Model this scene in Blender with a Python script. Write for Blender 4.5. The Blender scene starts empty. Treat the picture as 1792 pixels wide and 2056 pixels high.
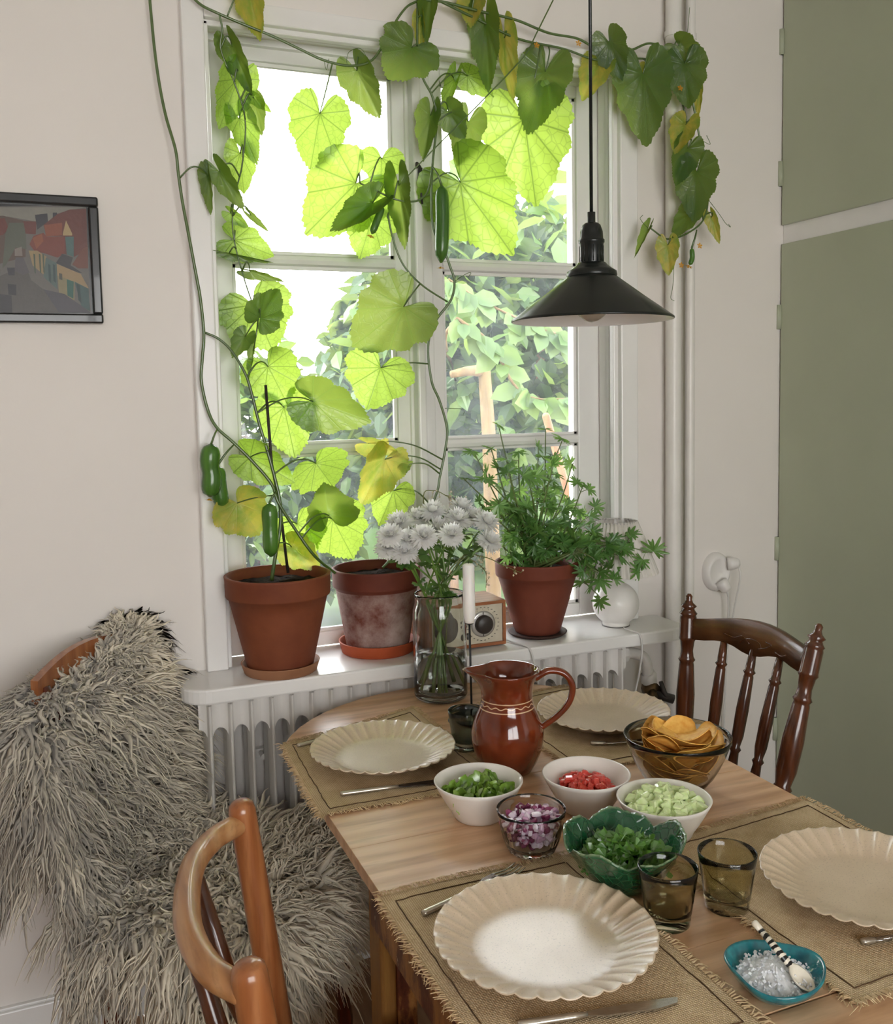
import bpy, bmesh, math, random
import numpy as np
from mathutils import Vector, Matrix

random.seed(7); rng = np.random.default_rng(7)
S = bpy.context.scene
COL = S.collection
PI = math.pi

# ------------------------------------------------------------------ camera
YAW, PITCH, ROLL = math.radians(22.2776), math.radians(-4.7685), math.radians(-1.0998)
FPX, CX, CY = 1907.27, 896.0, 956.11
CAM = np.array([0.0, -2.268, 1.44])
_cy, _sy, _cp, _sp, _cr, _sr = math.cos(YAW), math.sin(YAW), math.cos(PITCH), math.sin(PITCH), math.cos(ROLL), math.sin(ROLL)
FWD = np.array([_sy*_cp, _cy*_cp, _sp]); _r = np.array([_cy, -_sy, 0.0]); _u = np.cross(_r, FWD)
RIGHT = _cr*_r + _sr*_u; UP = -_sr*_r + _cr*_u
cd = bpy.data.cameras.new('camera'); cam = bpy.data.objects.new('camera', cd); COL.objects.link(cam)
cd.sensor_fit = 'AUTO'; cd.sensor_width = 36.0; cd.lens = FPX*36.0/2056.0
cd.shift_y = -(1028.0-CY)/2056.0; cd.clip_start = 0.02
M = Matrix.Identity(4)
for i in range(3):
    M[i][0] = RIGHT[i]; M[i][1] = UP[i]; M[i][2] = -FWD[i]; M[i][3] = CAM[i]
cam.matrix_world = M
S.camera = cam

# ------------------------------------------------------------------ world, sun, exposure
SKY = 4.6
SUN = 4.0
EXPOSURE = 1.16
w = bpy.data.worlds.new('sky'); S.world = w; w.use_nodes = True
nt = w.node_tree; nt.nodes.clear()
o_ = nt.nodes.new('ShaderNodeOutputWorld'); b_ = nt.nodes.new('ShaderNodeBackground')
tc = nt.nodes.new('ShaderNodeTexCoord'); sx = nt.nodes.new('ShaderNodeSeparateXYZ')
cr = nt.nodes.new('ShaderNodeValToRGB')
cr.color_ramp.elements[0].position = 0.0; cr.color_ramp.elements[0].color = (1.0, 0.985, 0.96, 1)
cr.color_ramp.elements[1].position = 1.0; cr.color_ramp.elements[1].color = (0.84, 0.92, 1.0, 1)
nt.links.new(tc.outputs['Generated'], sx.inputs[0]); nt.links.new(sx.outputs['Z'], cr.inputs[0])
nt.links.new(cr.outputs[0], b_.inputs[0]); b_.inputs[1].default_value = SKY
nt.links.new(b_.outputs[0], o_.inputs[0])
sd = bpy.data.lights.new('sun', 'SUN'); sun = bpy.data.objects.new('sun', sd); COL.objects.link(sun)
sd.energy = SUN; sd.angle = math.radians(0.6); sd.color = (1.0, 0.95, 0.86)
_d = Vector((-0.46, 0.24, 0.855)).normalized()
sun.rotation_euler = _d.to_track_quat('Z', 'Y').to_euler()
sun.location = (-3, 4, 7)
def portal(name, loc, rot, sx_, sy_):
    l = bpy.data.lights.new(name, 'AREA'); o = bpy.data.objects.new(name, l); COL.objects.link(o)
    l.shape = 'RECTANGLE'; l.size = sx_; l.size_y = sy_; l.cycles.is_portal = True
    o.location = loc; o.rotation_euler = rot
portal('daylight_portal', (0.897, 0.30, 1.54), (-PI/2, 0, 0), 1.10, 1.50)
portal('daylight_portal_rear', (.25, -4.32, 1.55), (PI/2, 0, 0), 2.2, 1.5)
S.view_settings.view_transform = 'Standard'; S.view_settings.look = 'None'
S.view_settings.exposure = EXPOSURE; S.view_settings.gamma = 1.0
S.view_settings.use_curve_mapping = False
S.cycles.max_bounces = 9; S.cycles.diffuse_bounces = 4; S.cycles.glossy_bounces = 3; S.cycles.transmission_bounces = 9
S.cycles.transparent_max_bounces = 10; S.cycles.use_adaptive_sampling = True; S.cycles.adaptive_threshold = 0.2; S.cycles.use_light_tree = False; S.cycles.sample_clamp_indirect = 6.0
S.cycles.caustics_reflective = False; S.cycles.use_denoising = True

# ------------------------------------------------------------------ geometry helpers
def ray(px, py):
    return (px-CX)/FPX*RIGHT - (py-CY)/FPX*UP + FWD
def at(px, py, Y=None, z=None, X=None):
    d = ray(px, py)
    k = (Y-CAM[1])/d[1] if Y is not None else ((z-CAM[2])/d[2] if z is not None else (X-CAM[0])/d[0])
    return CAM + d*k
def depth(p):
    return float(np.dot(np.asarray(p)-CAM, FWD))
def wpx(n, p):
    return n*depth(p)/FPX
ORG = {}
def mk(name, V, F, mat=None, parent=None, smooth=True, uv=None, col=None, world=True, mats=None, mi=None):
    V = np.asarray(V, float).reshape(-1, 3)
    org = ORG.get(parent.name, np.zeros(3)) if parent is not None else None
    if parent is None:
        org = V.mean(0).copy(); org[2] = V[:, 2].min()
        if not world: org = np.zeros(3)
    Vl = V - org if world else V
    me = bpy.data.meshes.new(name)
    me.from_pydata(Vl.tolist(), [], [list(map(int, f)) for f in F])
    if mats:
        for m_ in mats: me.materials.append(m_)
        me.polygons.foreach_set('material_index', mi)
    elif mat is not None: me.materials.append(mat)
    if smooth: me.polygons.foreach_set('use_smooth', [True]*len(me.polygons))
    if uv is not None:
        ul = me.uv_layers.new(name='UVMap')
        li = np.zeros(len(me.loops), int); me.loops.foreach_get('vertex_index', li)
        ul.data.foreach_set('uv', np.asarray(uv, float)[li].ravel())
    if col is not None:
        ca = me.color_attributes.new('Col', 'FLOAT_COLOR', 'POINT')
        c4 = np.ones((len(V), 4)); c4[:, :3] = col; ca.data.foreach_set('color', c4.ravel())
    me.update()
    o = bpy.data.objects.new(name, me); COL.objects.link(o)
    if parent is not None:
        o.parent = parent; ORG[o.name] = org
    else:
        o.location = org if world else (0, 0, 0); ORG[o.name] = org
    return o
def inst(src, name, parent=None, mat4=None):
    o = bpy.data.objects.new(name, src.data if hasattr(src, 'data') else src); COL.objects.link(o)
    if parent is not None: o.parent = parent; ORG[o.name] = ORG[parent.name]
    if mat4 is not None:
        m = mat4.copy()
        if parent is not None: m.translation = m.translation - Vector(ORG[parent.name])
        o.matrix_local = m
    return o
def thing(name, label, cat, loc=(0, 0, 0), group=None, kind=None):
    o = bpy.data.objects.new(name, None); COL.objects.link(o); o.location = loc; o.empty_display_size = 0.02
    ORG[o.name] = np.array(loc, float)
    return tag(o, label, cat, group, kind)
def tag(o, label=None, cat=None, group=None, kind=None):
    if label: o['label'] = label
    if cat: o['category'] = cat
    if group: o['group'] = group
    if kind: o['kind'] = kind
    return o
def join(parts):
    V = []; F = []; n = 0
    for v, f in parts:
        v = np.asarray(v, float); V.append(v); F += [[i+n for i in q] for q in f]; n += len(v)
    return np.concatenate(V), F
def box(x0, x1, y0, y1, z0, z1, bev=0.0, seg=2):
    bm = bmesh.new(); bmesh.ops.create_cube(bm, size=1.0)
    for v in bm.verts:
        v.co = Vector((x0+(v.co.x+.5)*(x1-x0), y0+(v.co.y+.5)*(y1-y0), z0+(v.co.z+.5)*(z1-z0)))
    if bev > 0: bmesh.ops.bevel(bm, geom=bm.edges[:], offset=bev, segments=seg, affect='EDGES', profile=0.5)
    return frombm(bm)
def frombm(bm):
    bm.verts.index_update()
    V = np.array([v.co[:] for v in bm.verts]); F = [[v.index for v in f.verts] for f in bm.faces]; bm.free()
    return V, F
def lathe(prof, n=48, c=(0, 0, 0), mod=None, closed=False):
    P = np.asarray(prof, float); m = len(P); th = np.arange(n)*2*PI/n
    V = np.zeros((m, n, 3))
    for i in range(m):
        r = np.full(n, P[i, 0]); z = np.full(n, P[i, 1])
        if mod: r, z = mod(th, i, r, z)
        V[i, :, 0] = r*np.cos(th); V[i, :, 1] = r*np.sin(th); V[i, :, 2] = z
    # a ring of (almost) no radius becomes one pole vertex
    pole = [(not closed) and P[i, 0] < .0003 for i in range(m)]; st = []; VV = []; k0 = 0
    for i in range(m):
        st.append(k0)
        if pole[i]: VV.append(np.array([[0, 0, V[i, :, 2].mean()]])); k0 += 1
        else: VV.append(V[i]); k0 += n
    F = []
    for i in range(m if closed else m-1):
        i2 = (i+1) % m; a = st[i]; b = st[i2]
        for j in range(n):
            k = (j+1) % n
            if pole[i] and pole[i2]: continue
            if pole[i]: F.append([a, b+k, b+j])
            elif pole[i2]: F.append([a+j, a+k, b])
            else: F.append([a+j, a+k, b+k, b+j])
    return np.concatenate(VV)+np.asarray(c, float), F
def catmull(P, k=6):
    P = [np.asarray(p, float) for p in P]
    if len(P) < 3: return np.array([P[0]+(P[-1]-P[0])*t for t in np.linspace(0, 1, k+1)])
    Q = [2*P[0]-P[1]]+P+[2*P[-1]-P[-2]]; out = []
    for i in range(1, len(Q)-2):
        for t in np.linspace(0, 1, k, endpoint=False):
            p0, p1, p2, p3 = Q[i-1:i+3]
            out.append(.5*((2*p1)+(-p0+p2)*t+(2*p0-5*p1+4*p2-p3)*t*t+(-p0+3*p1-3*p2+p3)*t**3))
    out.append(P[-1]); return np.array(out)
def tube(P, r, n=8, caps=True, squash=1.0):
    P = np.asarray(P, float); m = len(P); r = np.broadcast_to(np.asarray(r, float), (m,))
    T = np.gradient(P, axis=0); T /= np.linalg.norm(T, axis=1)[:, None]+1e-12
    a = np.array([0, 0, 1.0]) if abs(T[0][2]) < .9 else np.array([1.0, 0, 0])
    N = np.cross(T[0], a); N /= np.linalg.norm(N); V = []
    for i in range(m):
        N = N-T[i]*np.dot(N, T[i]); N /= np.linalg.norm(N)+1e-12; B = np.cross(T[i], N)
        for j in range(n):
            t = 2*PI*j/n; V.append(P[i]+r[i]*(math.cos(t)*N+squash*math.sin(t)*B))
    F = [[i*n+j, i*n+(j+1) % n, (i+1)*n+(j+1) % n, (i+1)*n+j] for i in range(m-1) for j in range(n)]
    if caps: F += [list(range(n))[::-1], list(range((m-1)*n, m*n))]
    return np.array(V), F
def turned(p0, p1, prof, n=16):
    """a turned post: prof is a list of (fraction along, radius)"""
    p0 = np.asarray(p0, float); p1 = np.asarray(p1, float)
    return tube([p0+(p1-p0)*t for t, _ in prof], [r for _, r in prof], n)
def prism(outline, z0, z1, bev=0.0, seg=2):
    bm = bmesh.new(); vs = [bm.verts.new((x, y, z0)) for x, y in outline]
    f = bm.faces.new(vs); bm.normal_update()
    if f.normal.z > 0: f.normal_flip()
    r = bmesh.ops.extrude_face_region(bm, geom=[f])
    bmesh.ops.translate(bm, vec=(0, 0, z1-z0), verts=[e for e in r['geom'] if isinstance(e, bmesh.types.BMVert)])
    bmesh.ops.recalc_face_normals(bm, faces=bm.faces[:])
    if bev > 0:
        es = [e for e in bm.edges if len(e.link_faces) == 2 and e.calc_face_angle(0) > 0.9]
        bmesh.ops.bevel(bm, geom=es, offset=bev, segments=seg, affect='EDGES', profile=0.5)
    return frombm(bm)
def frame4(origin, xa, za):
    x = Vector(xa).normalized(); z = Vector(za).normalized(); y = z.cross(x).normalized(); z = x.cross(y)
    m = Matrix.Identity(4)
    for i in range(3): m[i][0] = x[i]; m[i][1] = y[i]; m[i][2] = z[i]; m[i][3] = origin[i]
    return m

# ------------------------------------------------------------------ material helpers
def lin(h):
    c = [int(h[i:i+2], 16)/255 for i in (0, 2, 4)]
    return tuple(x/12.92 if x <= .04045 else ((x+.055)/1.055)**2.4 for x in c)
class MatB:
    def __init__(s, name):
        s.m = bpy.data.materials.new(name); s.m.use_nodes = True; s.t = s.m.node_tree; s.t.nodes.clear()
        s.out = s.n('ShaderNodeOutputMaterial')
    def n(s, typ, **k):
        nd = s.t.nodes.new(typ)
        for a, b in k.items(): setattr(nd, a, b)
        return nd
    def l(s, a, b): s.t.links.new(a, b)
    def coord(s, kind='Object', scale=(1, 1, 1), rot=(0, 0, 0)):
        tcn = s.n('ShaderNodeTexCoord'); mp = s.n('ShaderNodeMapping')
        mp.inputs['Scale'].default_value = scale; mp.inputs['Rotation'].default_value = rot
        s.l(tcn.outputs[kind], mp.inputs[0]); return mp.outputs[0]
    def noise(s, co, scale=5, detail=4, rough=.55, dist=0):
        nd = s.n('ShaderNodeTexNoise'); nd.inputs['Scale'].default_value = scale; nd.inputs['Detail'].default_value = detail
        nd.inputs['Roughness'].default_value = rough; nd.inputs['Distortion'].default_value = dist
        if co is not None: s.l(co, nd.inputs['Vector'])
        return nd.outputs['Fac']
    def ramp(s, fac, stops):
        r = s.n('ShaderNodeValToRGB'); e = r.color_ramp.elements
        while len(e) < len(stops): e.new(.5)
        for i, (p, c) in enumerate(stops): e[i].position = p; e[i].color = (*c[:3], 1)
        s.l(fac, r.inputs[0]); return r.outputs[0]
    def mix(s, a, b, fac, typ='MIX'):
        x = s.n('ShaderNodeMix', data_type='RGBA', blend_type=typ)
        for v, i in ((fac, 0), (a, 6), (b, 7)):
            if hasattr(v, 'links') or hasattr(v, 'is_linked'): s.l(v, x.inputs[i])
            else: x.inputs[i].default_value = v if i == 0 else (*v[:3], 1)
        return x.outputs[2]
    def math(s, op, a, b=None, c=None, clamp=False):
        x = s.n('ShaderNodeMath', operation=op, use_clamp=clamp)
        for v, i in ((a, 0), (b, 1), (c, 2)):
            if v is None: continue
            if hasattr(v, 'is_linked'): s.l(v, x.inputs[i])
            else: x.inputs[i].default_value = v
        return x.outputs[0]
    def bump(s, h, strength=.3, dist=.002):
        b = s.n('ShaderNodeBump'); b.inputs['Strength'].default_value = strength; b.inputs['Distance'].default_value = dist
        s.l(h, b.inputs['Height']); return b.outputs[0]
    def principled(s, col=None, rough=.5, metal=0, trans=0, ior=1.45, normal=None, spec=.5, coat=0, sss=0, sheen=0):
        p = s.n('ShaderNodeBsdfPrincipled')
        def put(k, v):
            if v is None: return
            if hasattr(v, 'is_linked'): s.l(v, p.inputs[k])
            elif isinstance(v, (tuple, list)): p.inputs[k].default_value = (*v[:3], 1)
            else: p.inputs[k].default_value = v
        put('Base Color', col); put('Roughness', rough); put('Metallic', metal); put('Transmission Weight', trans); put('IOR', ior)
        put('Specular IOR Level', spec); put('Coat Weight', coat); put('Normal', normal); put('Sheen Weight', sheen)
        if sss: put('Subsurface Weight', sss); p.inputs['Subsurface Radius'].default_value = (.004, .003, .002)
        s.l(p.outputs[0], s.out.inputs[0]); return p
def mat(name, c1, c2=None, rough=.5, scale=20, stretch=(1, 1, 1), bump=0, bdist=.001, **k):
    """a procedural material: two tones of one colour broken up by noise, with fine relief"""
    b = MatB(name); co = b.coord('Object', stretch); nz = b.noise(co, scale, 5)
    c2 = c2 or tuple(x*.9 for x in c1)
    col = b.ramp(nz, [(.3, c1), (.7, c2)])
    nm = b.bump(nz, bump, bdist) if bump else None
    b.principled(col, rough, normal=nm, **k); return b.m
def wood(name, c1, c2, c3, rough=.45, axis='X', scale=6.0, ring=26.0, coat=0, bump=.15, spec=.5):
    b = MatB(name)
    st = {'X': (.12, 1, 1), 'Y': (1, .12, 1), 'Z': (1, 1, .12)}[axis]
    oi = b.n('ShaderNodeObjectInfo'); co0 = b.coord('Object', st)
    va = b.n('ShaderNodeVectorMath', operation='ADD'); b.l(co0, va.inputs[0])
    ml = b.math('MULTIPLY', oi.outputs['Random'], 7.0); b.l(ml, va.inputs[1]); co = va.outputs[0]
    wv = b.n('ShaderNodeTexWave', wave_type='BANDS', bands_direction={'X': 'Y', 'Y': 'X', 'Z': 'X'}[axis])
    wv.inputs['Scale'].default_value = ring; wv.inputs['Distortion'].default_value = 5.5; wv.inputs['Detail'].default_value = 3
    wv.inputs['Detail Scale'].default_value = .6; b.l(co, wv.inputs[0])
    n1 = b.noise(co, scale, 5); n2 = b.noise(co, scale*22, 3)
    f = b.math('ADD', b.math('MULTIPLY', wv.outputs['Fac'], .3), b.math('MULTIPLY', n1, .7))
    col = b.ramp(f, [(.15, c1), (.5, c2), (.95, c3)])
    col = b.mix(col, tuple(x*.72 for x in c3), b.math('MULTIPLY', b.math('SUBTRACT', n2, .45, clamp=True), 1.6), 'MIX')
    b.principled(col, rough, normal=b.bump(b.math('ADD', f, n2), bump, .0006), coat=coat, spec=spec); return b.m
def glassy(name, col, rough=.0, ior=1.45, nz=0):
    b = MatB(name); nm = None
    if nz: nm = b.bump(b.noise(b.coord('Object'), nz, 2), .5, .001)
    b.principled(col, rough, trans=1.0, ior=ior, normal=nm); return b.m
def pane_mat(name, refl=.06, haze=.05):
    b = MatB(name); tr = b.n('ShaderNodeBsdfTransparent'); gl = b.n('ShaderNodeBsdfGlossy'); gl.inputs['Roughness'].default_value = .02
    fr = b.n('ShaderNodeFresnel'); fr.inputs[0].default_value = 1.4
    m1 = b.n('ShaderNodeMixShader'); b.l(fr.outputs[0], m1.inputs[0]); b.l(tr.outputs[0], m1.inputs[1]); b.l(gl.outputs[0], m1.inputs[2])
    tl = b.n('ShaderNodeBsdfTranslucent'); tl.inputs[0].default_value = (.8, .88, 1, 1)
    n1 = b.noise(b.coord('Object'), 5, 5, .7)
    f = b.math('MULTIPLY', b.ramp(n1, [(.4, (.25,)*3), (.75, (1,)*3)]), haze)
    m2 = b.n('ShaderNodeMixShader'); b.l(f, m2.inputs[0]); b.l(m1.outputs[0], m2.inputs[1]); b.l(tl.outputs[0], m2.inputs[2])
    b.l(m2.outputs[0], b.out.inputs[0]); return b.m
def leaf_mat(name, c1, c2, vein, trans=.55, gloss=.1, hue=.12, yellow=None, cells=28, vw=.55):
    """leaf blade: diffuse + translucent, palmate veins drawn from the leaf's own UV frame"""
    b = MatB(name); tcn = b.n('ShaderNodeTexCoord'); sp = b.n('ShaderNodeSeparateXYZ'); b.l(tcn.outputs['UV'], sp.inputs[0])
    u = sp.outputs[0]; v = b.math('ABSOLUTE', sp.outputs[1]); d = None
    for ang in (0, 34, 66, 104, 142):
        a = math.radians(ang)
        k = b.math('ABSOLUTE', b.math('SUBTRACT', b.math('MULTIPLY', u, math.sin(a)), b.math('MULTIPLY', v, math.cos(a))))
        al = b.math('ADD', b.math('MULTIPLY', u, math.cos(a)), b.math('MULTIPLY', v, math.sin(a)))
        k = b.math('ADD', k, b.math('MULTIPLY', b.math('LESS_THAN', al, 0.0), 9.0))
        d = k if d is None else b.math('MINIMUM', d, k)
    mv = b.math('SUBTRACT', 1.0, b.math('DIVIDE', d, .016), clamp=True)
    vo = b.n('ShaderNodeTexVoronoi', feature='DISTANCE_TO_EDGE'); vo.inputs['Scale'].default_value = cells/3.2; b.l(tcn.outputs['UV'], vo.inputs['Vector'])
    fine = b.math('MULTIPLY', b.math('SUBTRACT', 1.0, b.math('DIVIDE', vo.outputs['Distance'], .07), clamp=True), .45)
    vn = b.math('MAXIMUM', mv, fine)
    oi = b.n('ShaderNodeObjectInfo'); nz = b.noise(tcn.outputs['UV'], 3.5, 4)
    col = b.mix(c1, c2, b.math('MULTIPLY', b.math('ADD', oi.outputs['Random'], nz), .5))
    if yellow is not None:
        col = b.mix(col, yellow, b.ramp(b.noise(tcn.outputs['UV'], 2.2, 3), [(.38, (0,)*3), (.62, (1,)*3)]))
    col = b.mix(col, vein, b.math('MULTIPLY', vn, vw))
    df = b.n('ShaderNodeBsdfDiffuse'); tl = b.n('ShaderNodeBsdfTranslucent'); gl = b.n('ShaderNodeBsdfGlossy'); gl.inputs['Roughness'].default_value = .38
    bp = b.bump(vn, .35, .002); b.l(bp, df.inputs['Normal']); b.l(bp, gl.inputs['Normal'])
    b.l(col, df.inputs[0])
    tcol = b.mix(b.mix(col, (.86, 1.0, .16), .42, 'MIX'), vein, b.math('MULTIPLY', vn, vw*.6)); b.l(tcol, tl.inputs[0])
    m1 = b.n('ShaderNodeMixShader'); m1.inputs[0].default_value = trans; b.l(df.outputs[0], m1.inputs[1]); b.l(tl.outputs[0], m1.inputs[2])
    m2 = b.n('ShaderNodeMixShader'); m2.inputs[0].default_value = gloss; b.l(m1.outputs[0], m2.inputs[1]); b.l(gl.outputs[0], m2.inputs[2])
    b.l(m2.outputs[0], b.out.inputs[0]); return b.m
def simple_leaf(name, c1, c2, trans=.45, gloss=.08):
    b = MatB(name); oi = b.n('ShaderNodeObjectInfo'); nz = b.noise(b.coord('Object'), 30, 3)
    col = b.mix(c1, c2, b.math('MULTIPLY', b.math('ADD', oi.outputs['Random'], nz), .5))
    df = b.n('ShaderNodeBsdfDiffuse'); tl = b.n('ShaderNodeBsdfTranslucent'); gl = b.n('ShaderNodeBsdfGlossy'); gl.inputs['Roughness'].default_value = .35
    b.l(col, df.inputs[0]); b.l(b.mix(col, (.8, 1, .2), .25), tl.inputs[0])
    m1 = b.n('ShaderNodeMixShader'); m1.inputs[0].default_value = trans; b.l(df.outputs[0], m1.inputs[1]); b.l(tl.outputs[0], m1.inputs[2])
    m2 = b.n('ShaderNodeMixShader'); m2.inputs[0].default_value = gloss; b.l(m1.outputs[0], m2.inputs[1]); b.l(gl.outputs[0], m2.inputs[2])
    b.l(m2.outputs[0], b.out.inputs[0]); return b.m
def vcol_mat(name, rough=.7, trans=0, bump=0, sheen=0):
    b = MatB(name); a = b.n('ShaderNodeVertexColor', layer_name='Col'); nz = b.noise(b.coord('Object'), 60, 3)
    col = b.mix(a.outputs[0], (0, 0, 0), b.math('MULTIPLY', b.math('SUBTRACT', nz, .4, clamp=True), .25))
    if trans:
        df = b.n('ShaderNodeBsdfDiffuse'); tl = b.n('ShaderNodeBsdfTranslucent'); b.l(col, df.inputs[0]); b.l(col, tl.inputs[0])
        m1 = b.n('ShaderNodeMixShader'); m1.inputs[0].default_value = trans; b.l(df.outputs[0], m1.inputs[1]); b.l(tl.outputs[0], m1.inputs[2])
        b.l(m1.outputs[0], b.out.inputs[0])
    else: b.principled(col, rough, normal=b.bump(nz, bump, .001) if bump else None, sheen=sheen)
    return b.m

WALL = mat('wall_paint', (.81, .765, .72), (.785, .74, .695), .62, 3, bump=.08, bdist=.002)
WHITE = mat('white_gloss_paint', (.84, .825, .80), (.80, .785, .76), .28, 9, bump=.05)
CEIL = mat('ceiling_paint', (.82, .80, .77), (.79, .77, .74), .8, 4)

# ================================================================== the setting
RX0, RX1, RY0, RZ1 = -1.9, 2.62, -4.2, 2.62
WX0, WX1, WZ0, WZ1 = 0.349, 1.445, 0.773, 2.302     # window opening
def wall_open(axis, a0, a1, p0, p1, ho):
    """a wall with one opening; axis 'x' runs along x with thickness p0..p1 in y"""
    o0, o1, q0, q1 = ho
    segs = [(a0, o0, 0, RZ1), (o1, a1, 0, RZ1), (o0, o1, 0, q0), (o0, o1, q1, RZ1)]
    return join([box(s[0], s[1], p0, p1, s[2], s[3]) for s in segs])
tag(mk('wall_back', *wall_open('x', RX0, RX1, 0.0, 0.27, (WX0, WX1, WZ0, WZ1)), WALL, smooth=False), kind='structure')
tag(mk('wall_left', *box(RX0-.12, RX0, RY0, 0.27, 0, RZ1), WALL, smooth=False), kind='structure')
tag(mk('wall_right', *box(RX1, RX1+.12, RY0, 0.27, 0, RZ1), WALL, smooth=False), kind='structure')
tag(mk('wall_front', *wall_open('x', RX0, RX1, RY0-.2, RY0, (-.85, 1.35, .8, 2.3)), WALL, smooth=False), kind='structure')
tag(mk('ceiling', *box(RX0-.12, RX1+.12, RY0-.2, .27, RZ1, RZ1+.1), CEIL, smooth=False), kind='structure')
FLOORW = wood('floor_boards', lin('B08A66'), lin('9C7553'), lin('86613F'), .4, 'Y', 4, 9)
fl = tag(mk('floor', *box(RX0, RX1, RY0, 0.0, -.08, -.022), mat('subfloor', (.10, .075, .05), rough=.9), smooth=False), kind='structure')
pw = .135; pk = None
for k in range(int((RX1-RX0)/pw)+1):
    x = RX0+k*pw
    if pk is None:
        pk = mk('plank', *box(x+.001, min(x+pw-.001, RX1), RY0, -.0, -.022, 0.0, .002, 1), FLOORW, fl, smooth=False); x00 = x
    else:
        q = inst(pk, 'plank', fl); q.location = (x-x00, 0, 0)
BASE = WHITE
def baseboard(name, x0, x1):
    V, F = join([box(x0, x1, -.018, 0, 0, .086, .003), box(x0, x1, -.012, 0, .086, .093, .002)])
    tag(mk(name, V, F, BASE, smooth=False), kind='structure')
baseboard('baseboard_back', RX0, 2.03)
tag(mk('baseboard_left', *box(RX0, RX0+.018, RY0, -.02, 0, .09, .003), BASE, smooth=False), kind='structure')

# ---- the window: casing, two casements of three panes each, post between them
win = thing('window_1', None, None, (0.897, 0.0, 0.805), kind='structure')
win['label'] = 'white painted six-pane casement window above the radiator'
CT = -.028
mk('casing', *box(.302, .352, CT, 0, .805, 2.345, .004), WHITE, win, smooth=False)
mk('casing', *box(1.442, 1.497, CT, 0, .805, 2.345, .004), WHITE, win, smooth=False)
mk('casing', *box(.352, 1.442, CT, 0, 2.300, 2.345, .004), WHITE, win, smooth=False)
# bead mouldings stepping into the opening
mk('moulding', *join([box(.349, .363, -.010, .012, .805, 2.300, .003), box(.349, .357, .012, .075, .805, 2.300, .002)]), WHITE, win, smooth=False)
mk('moulding', *join([box(1.428, 1.446, -.010, .012, .805, 2.300, .004), box(1.434, 1.446, .022, .040, .805, 2.300, .004), box(1.440, 1.446, .04, .085, .805, 2.300, .002)]), WHITE, win, smooth=False)
mk('moulding', *join([box(.349, 1.446, -.010, .012, 2.288, 2.304, .004), box(.349, 1.446, .022, .04, 2.293, 2.304, .004)]), WHITE, win, smooth=False)
mk('frame_head', *box(.349, 1.446, .07, .16, 2.286, 2.304, .002), WHITE, win, smooth=False)
mk('frame_post', *join([box(.864, .934, .075, .17, .805, 2.29, .004), box(.872, .896, .040, .08, .805, 2.29, .006, 3)]), WHITE, win, smooth=False)
SY0, SY1, GY = .086, .128, .108
PANE = pane_mat('window_glass'); PANE2 = pane_mat('window_glass_clean', haze=.0)
def casement(x0, x1, gx0, gx1):
    z0, z1, g0, g1 = .806, 2.288, .842, 2.256
    mk('stile', *box(x0, gx0, SY0, SY1, z0, z1, .003), WHITE, win, smooth=False)
    mk('stile', *box(gx1, x1, SY0, SY1, z0, z1, .003), WHITE, win, smooth=False)
    mk('rail', *box(gx0, gx1, SY0, SY1, z0, g0, .003), WHITE, win, smooth=False)
    mk('rail', *box(gx0, gx1, SY0, SY1, g1, z1, .003), WHITE, win, smooth=False)
    zs = [g0, 1.303, 1.327, 1.772, 1.799, g1]
    for a, b in ((1.303, 1.327), (1.772, 1.799)):
        V, F = tube([(gx0, .096, (a+b)/2), (gx1, .096, (a+b)/2)], .0138, 8); mk('muntin', *join([(V, F), box(gx0, gx1, .096, .124, a+.004, b-.004)]), WHITE, win, smooth=False)
    for i in range(3):
        a, b = zs[2*i], zs[2*i+1]
        p = mk('pane', *box(gx0-.003, gx1+.003, GY-.0015, GY+.0015, a-.003, b+.003), PANE, win, smooth=False)
        bd = []
        for q in (box(gx0, gx0+.008, .097, .108, a, b), box(gx1-.008, gx1, .097, .108, a, b), box(gx0, gx1, .097, .108, a, a+.008), box(gx0, gx1, .097, .108, b-.008, b)): bd.append(q)
        mk('glazing_bead', *join(bd), WHITE, p, smooth=False)
casement(.357, .873, .416, .832)
casement(.925, 1.440, .966, 1.372)
for z in (1.02, 2.05):
    mk('hinge', *tube([(1.447, .078, z-.03), (1.447, .078, z+.03)], .006, 8), WHITE, win)
# iron window catch on the post
IRON = mat('black_iron', (.03, .028, .026), (.06, .05, .045), .5, 60, bump=.4)
mk('catch', *join([tube([(.886, .036, 1.985), (.886, .030, 2.02)], .006, 8), tube(catmull([(.886, .030, 2.02), (.874, .022, 2.028), (.872, .018, 2.016)]), .004, 6), tube([(.886, .034, 1.99), (.889, .03, 1.93)], .003, 6)]), IRON, win)
# sill board with rounded corners
ol = [(.349, .09), (.349, 0), (.228, 0), (.229, -.09)]
for t in np.linspace(PI, 1.5*PI, 8): ol.append((.229+.062+.062*math.cos(t), -.106+.062*math.sin(t)))
for t in np.linspace(1.5*PI, 2*PI, 8): ol.append((1.572-.06+.06*math.cos(t), -.106+.062*math.sin(t)))
ol += [(1.572, 0), (1.445, 0), (1.445, .09)]
mk('sill', *prism(ol, .770, .805, .005), WHITE, win, smooth=False)
# second window, behind the camera, lets daylight into the room
w2 = thing('window_2', None, None, (.25, RY0, .8), kind='structure'); w2['label'] = 'white window in the wall behind the viewer'
for a in ((-.85, -.80, .8, 2.3), (1.30, 1.35, .8, 2.3), (.225, .275, .8, 2.3)): mk('frame_bar', *box(a[0], a[1], RY0-.16, RY0-.10, a[2], a[3]), WHITE, w2, smooth=False)
for z in (.8, 2.25): mk('frame_bar', *box(-.80, 1.3, RY0-.16, RY0-.10, z, z+.05), WHITE, w2, smooth=False)

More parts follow.
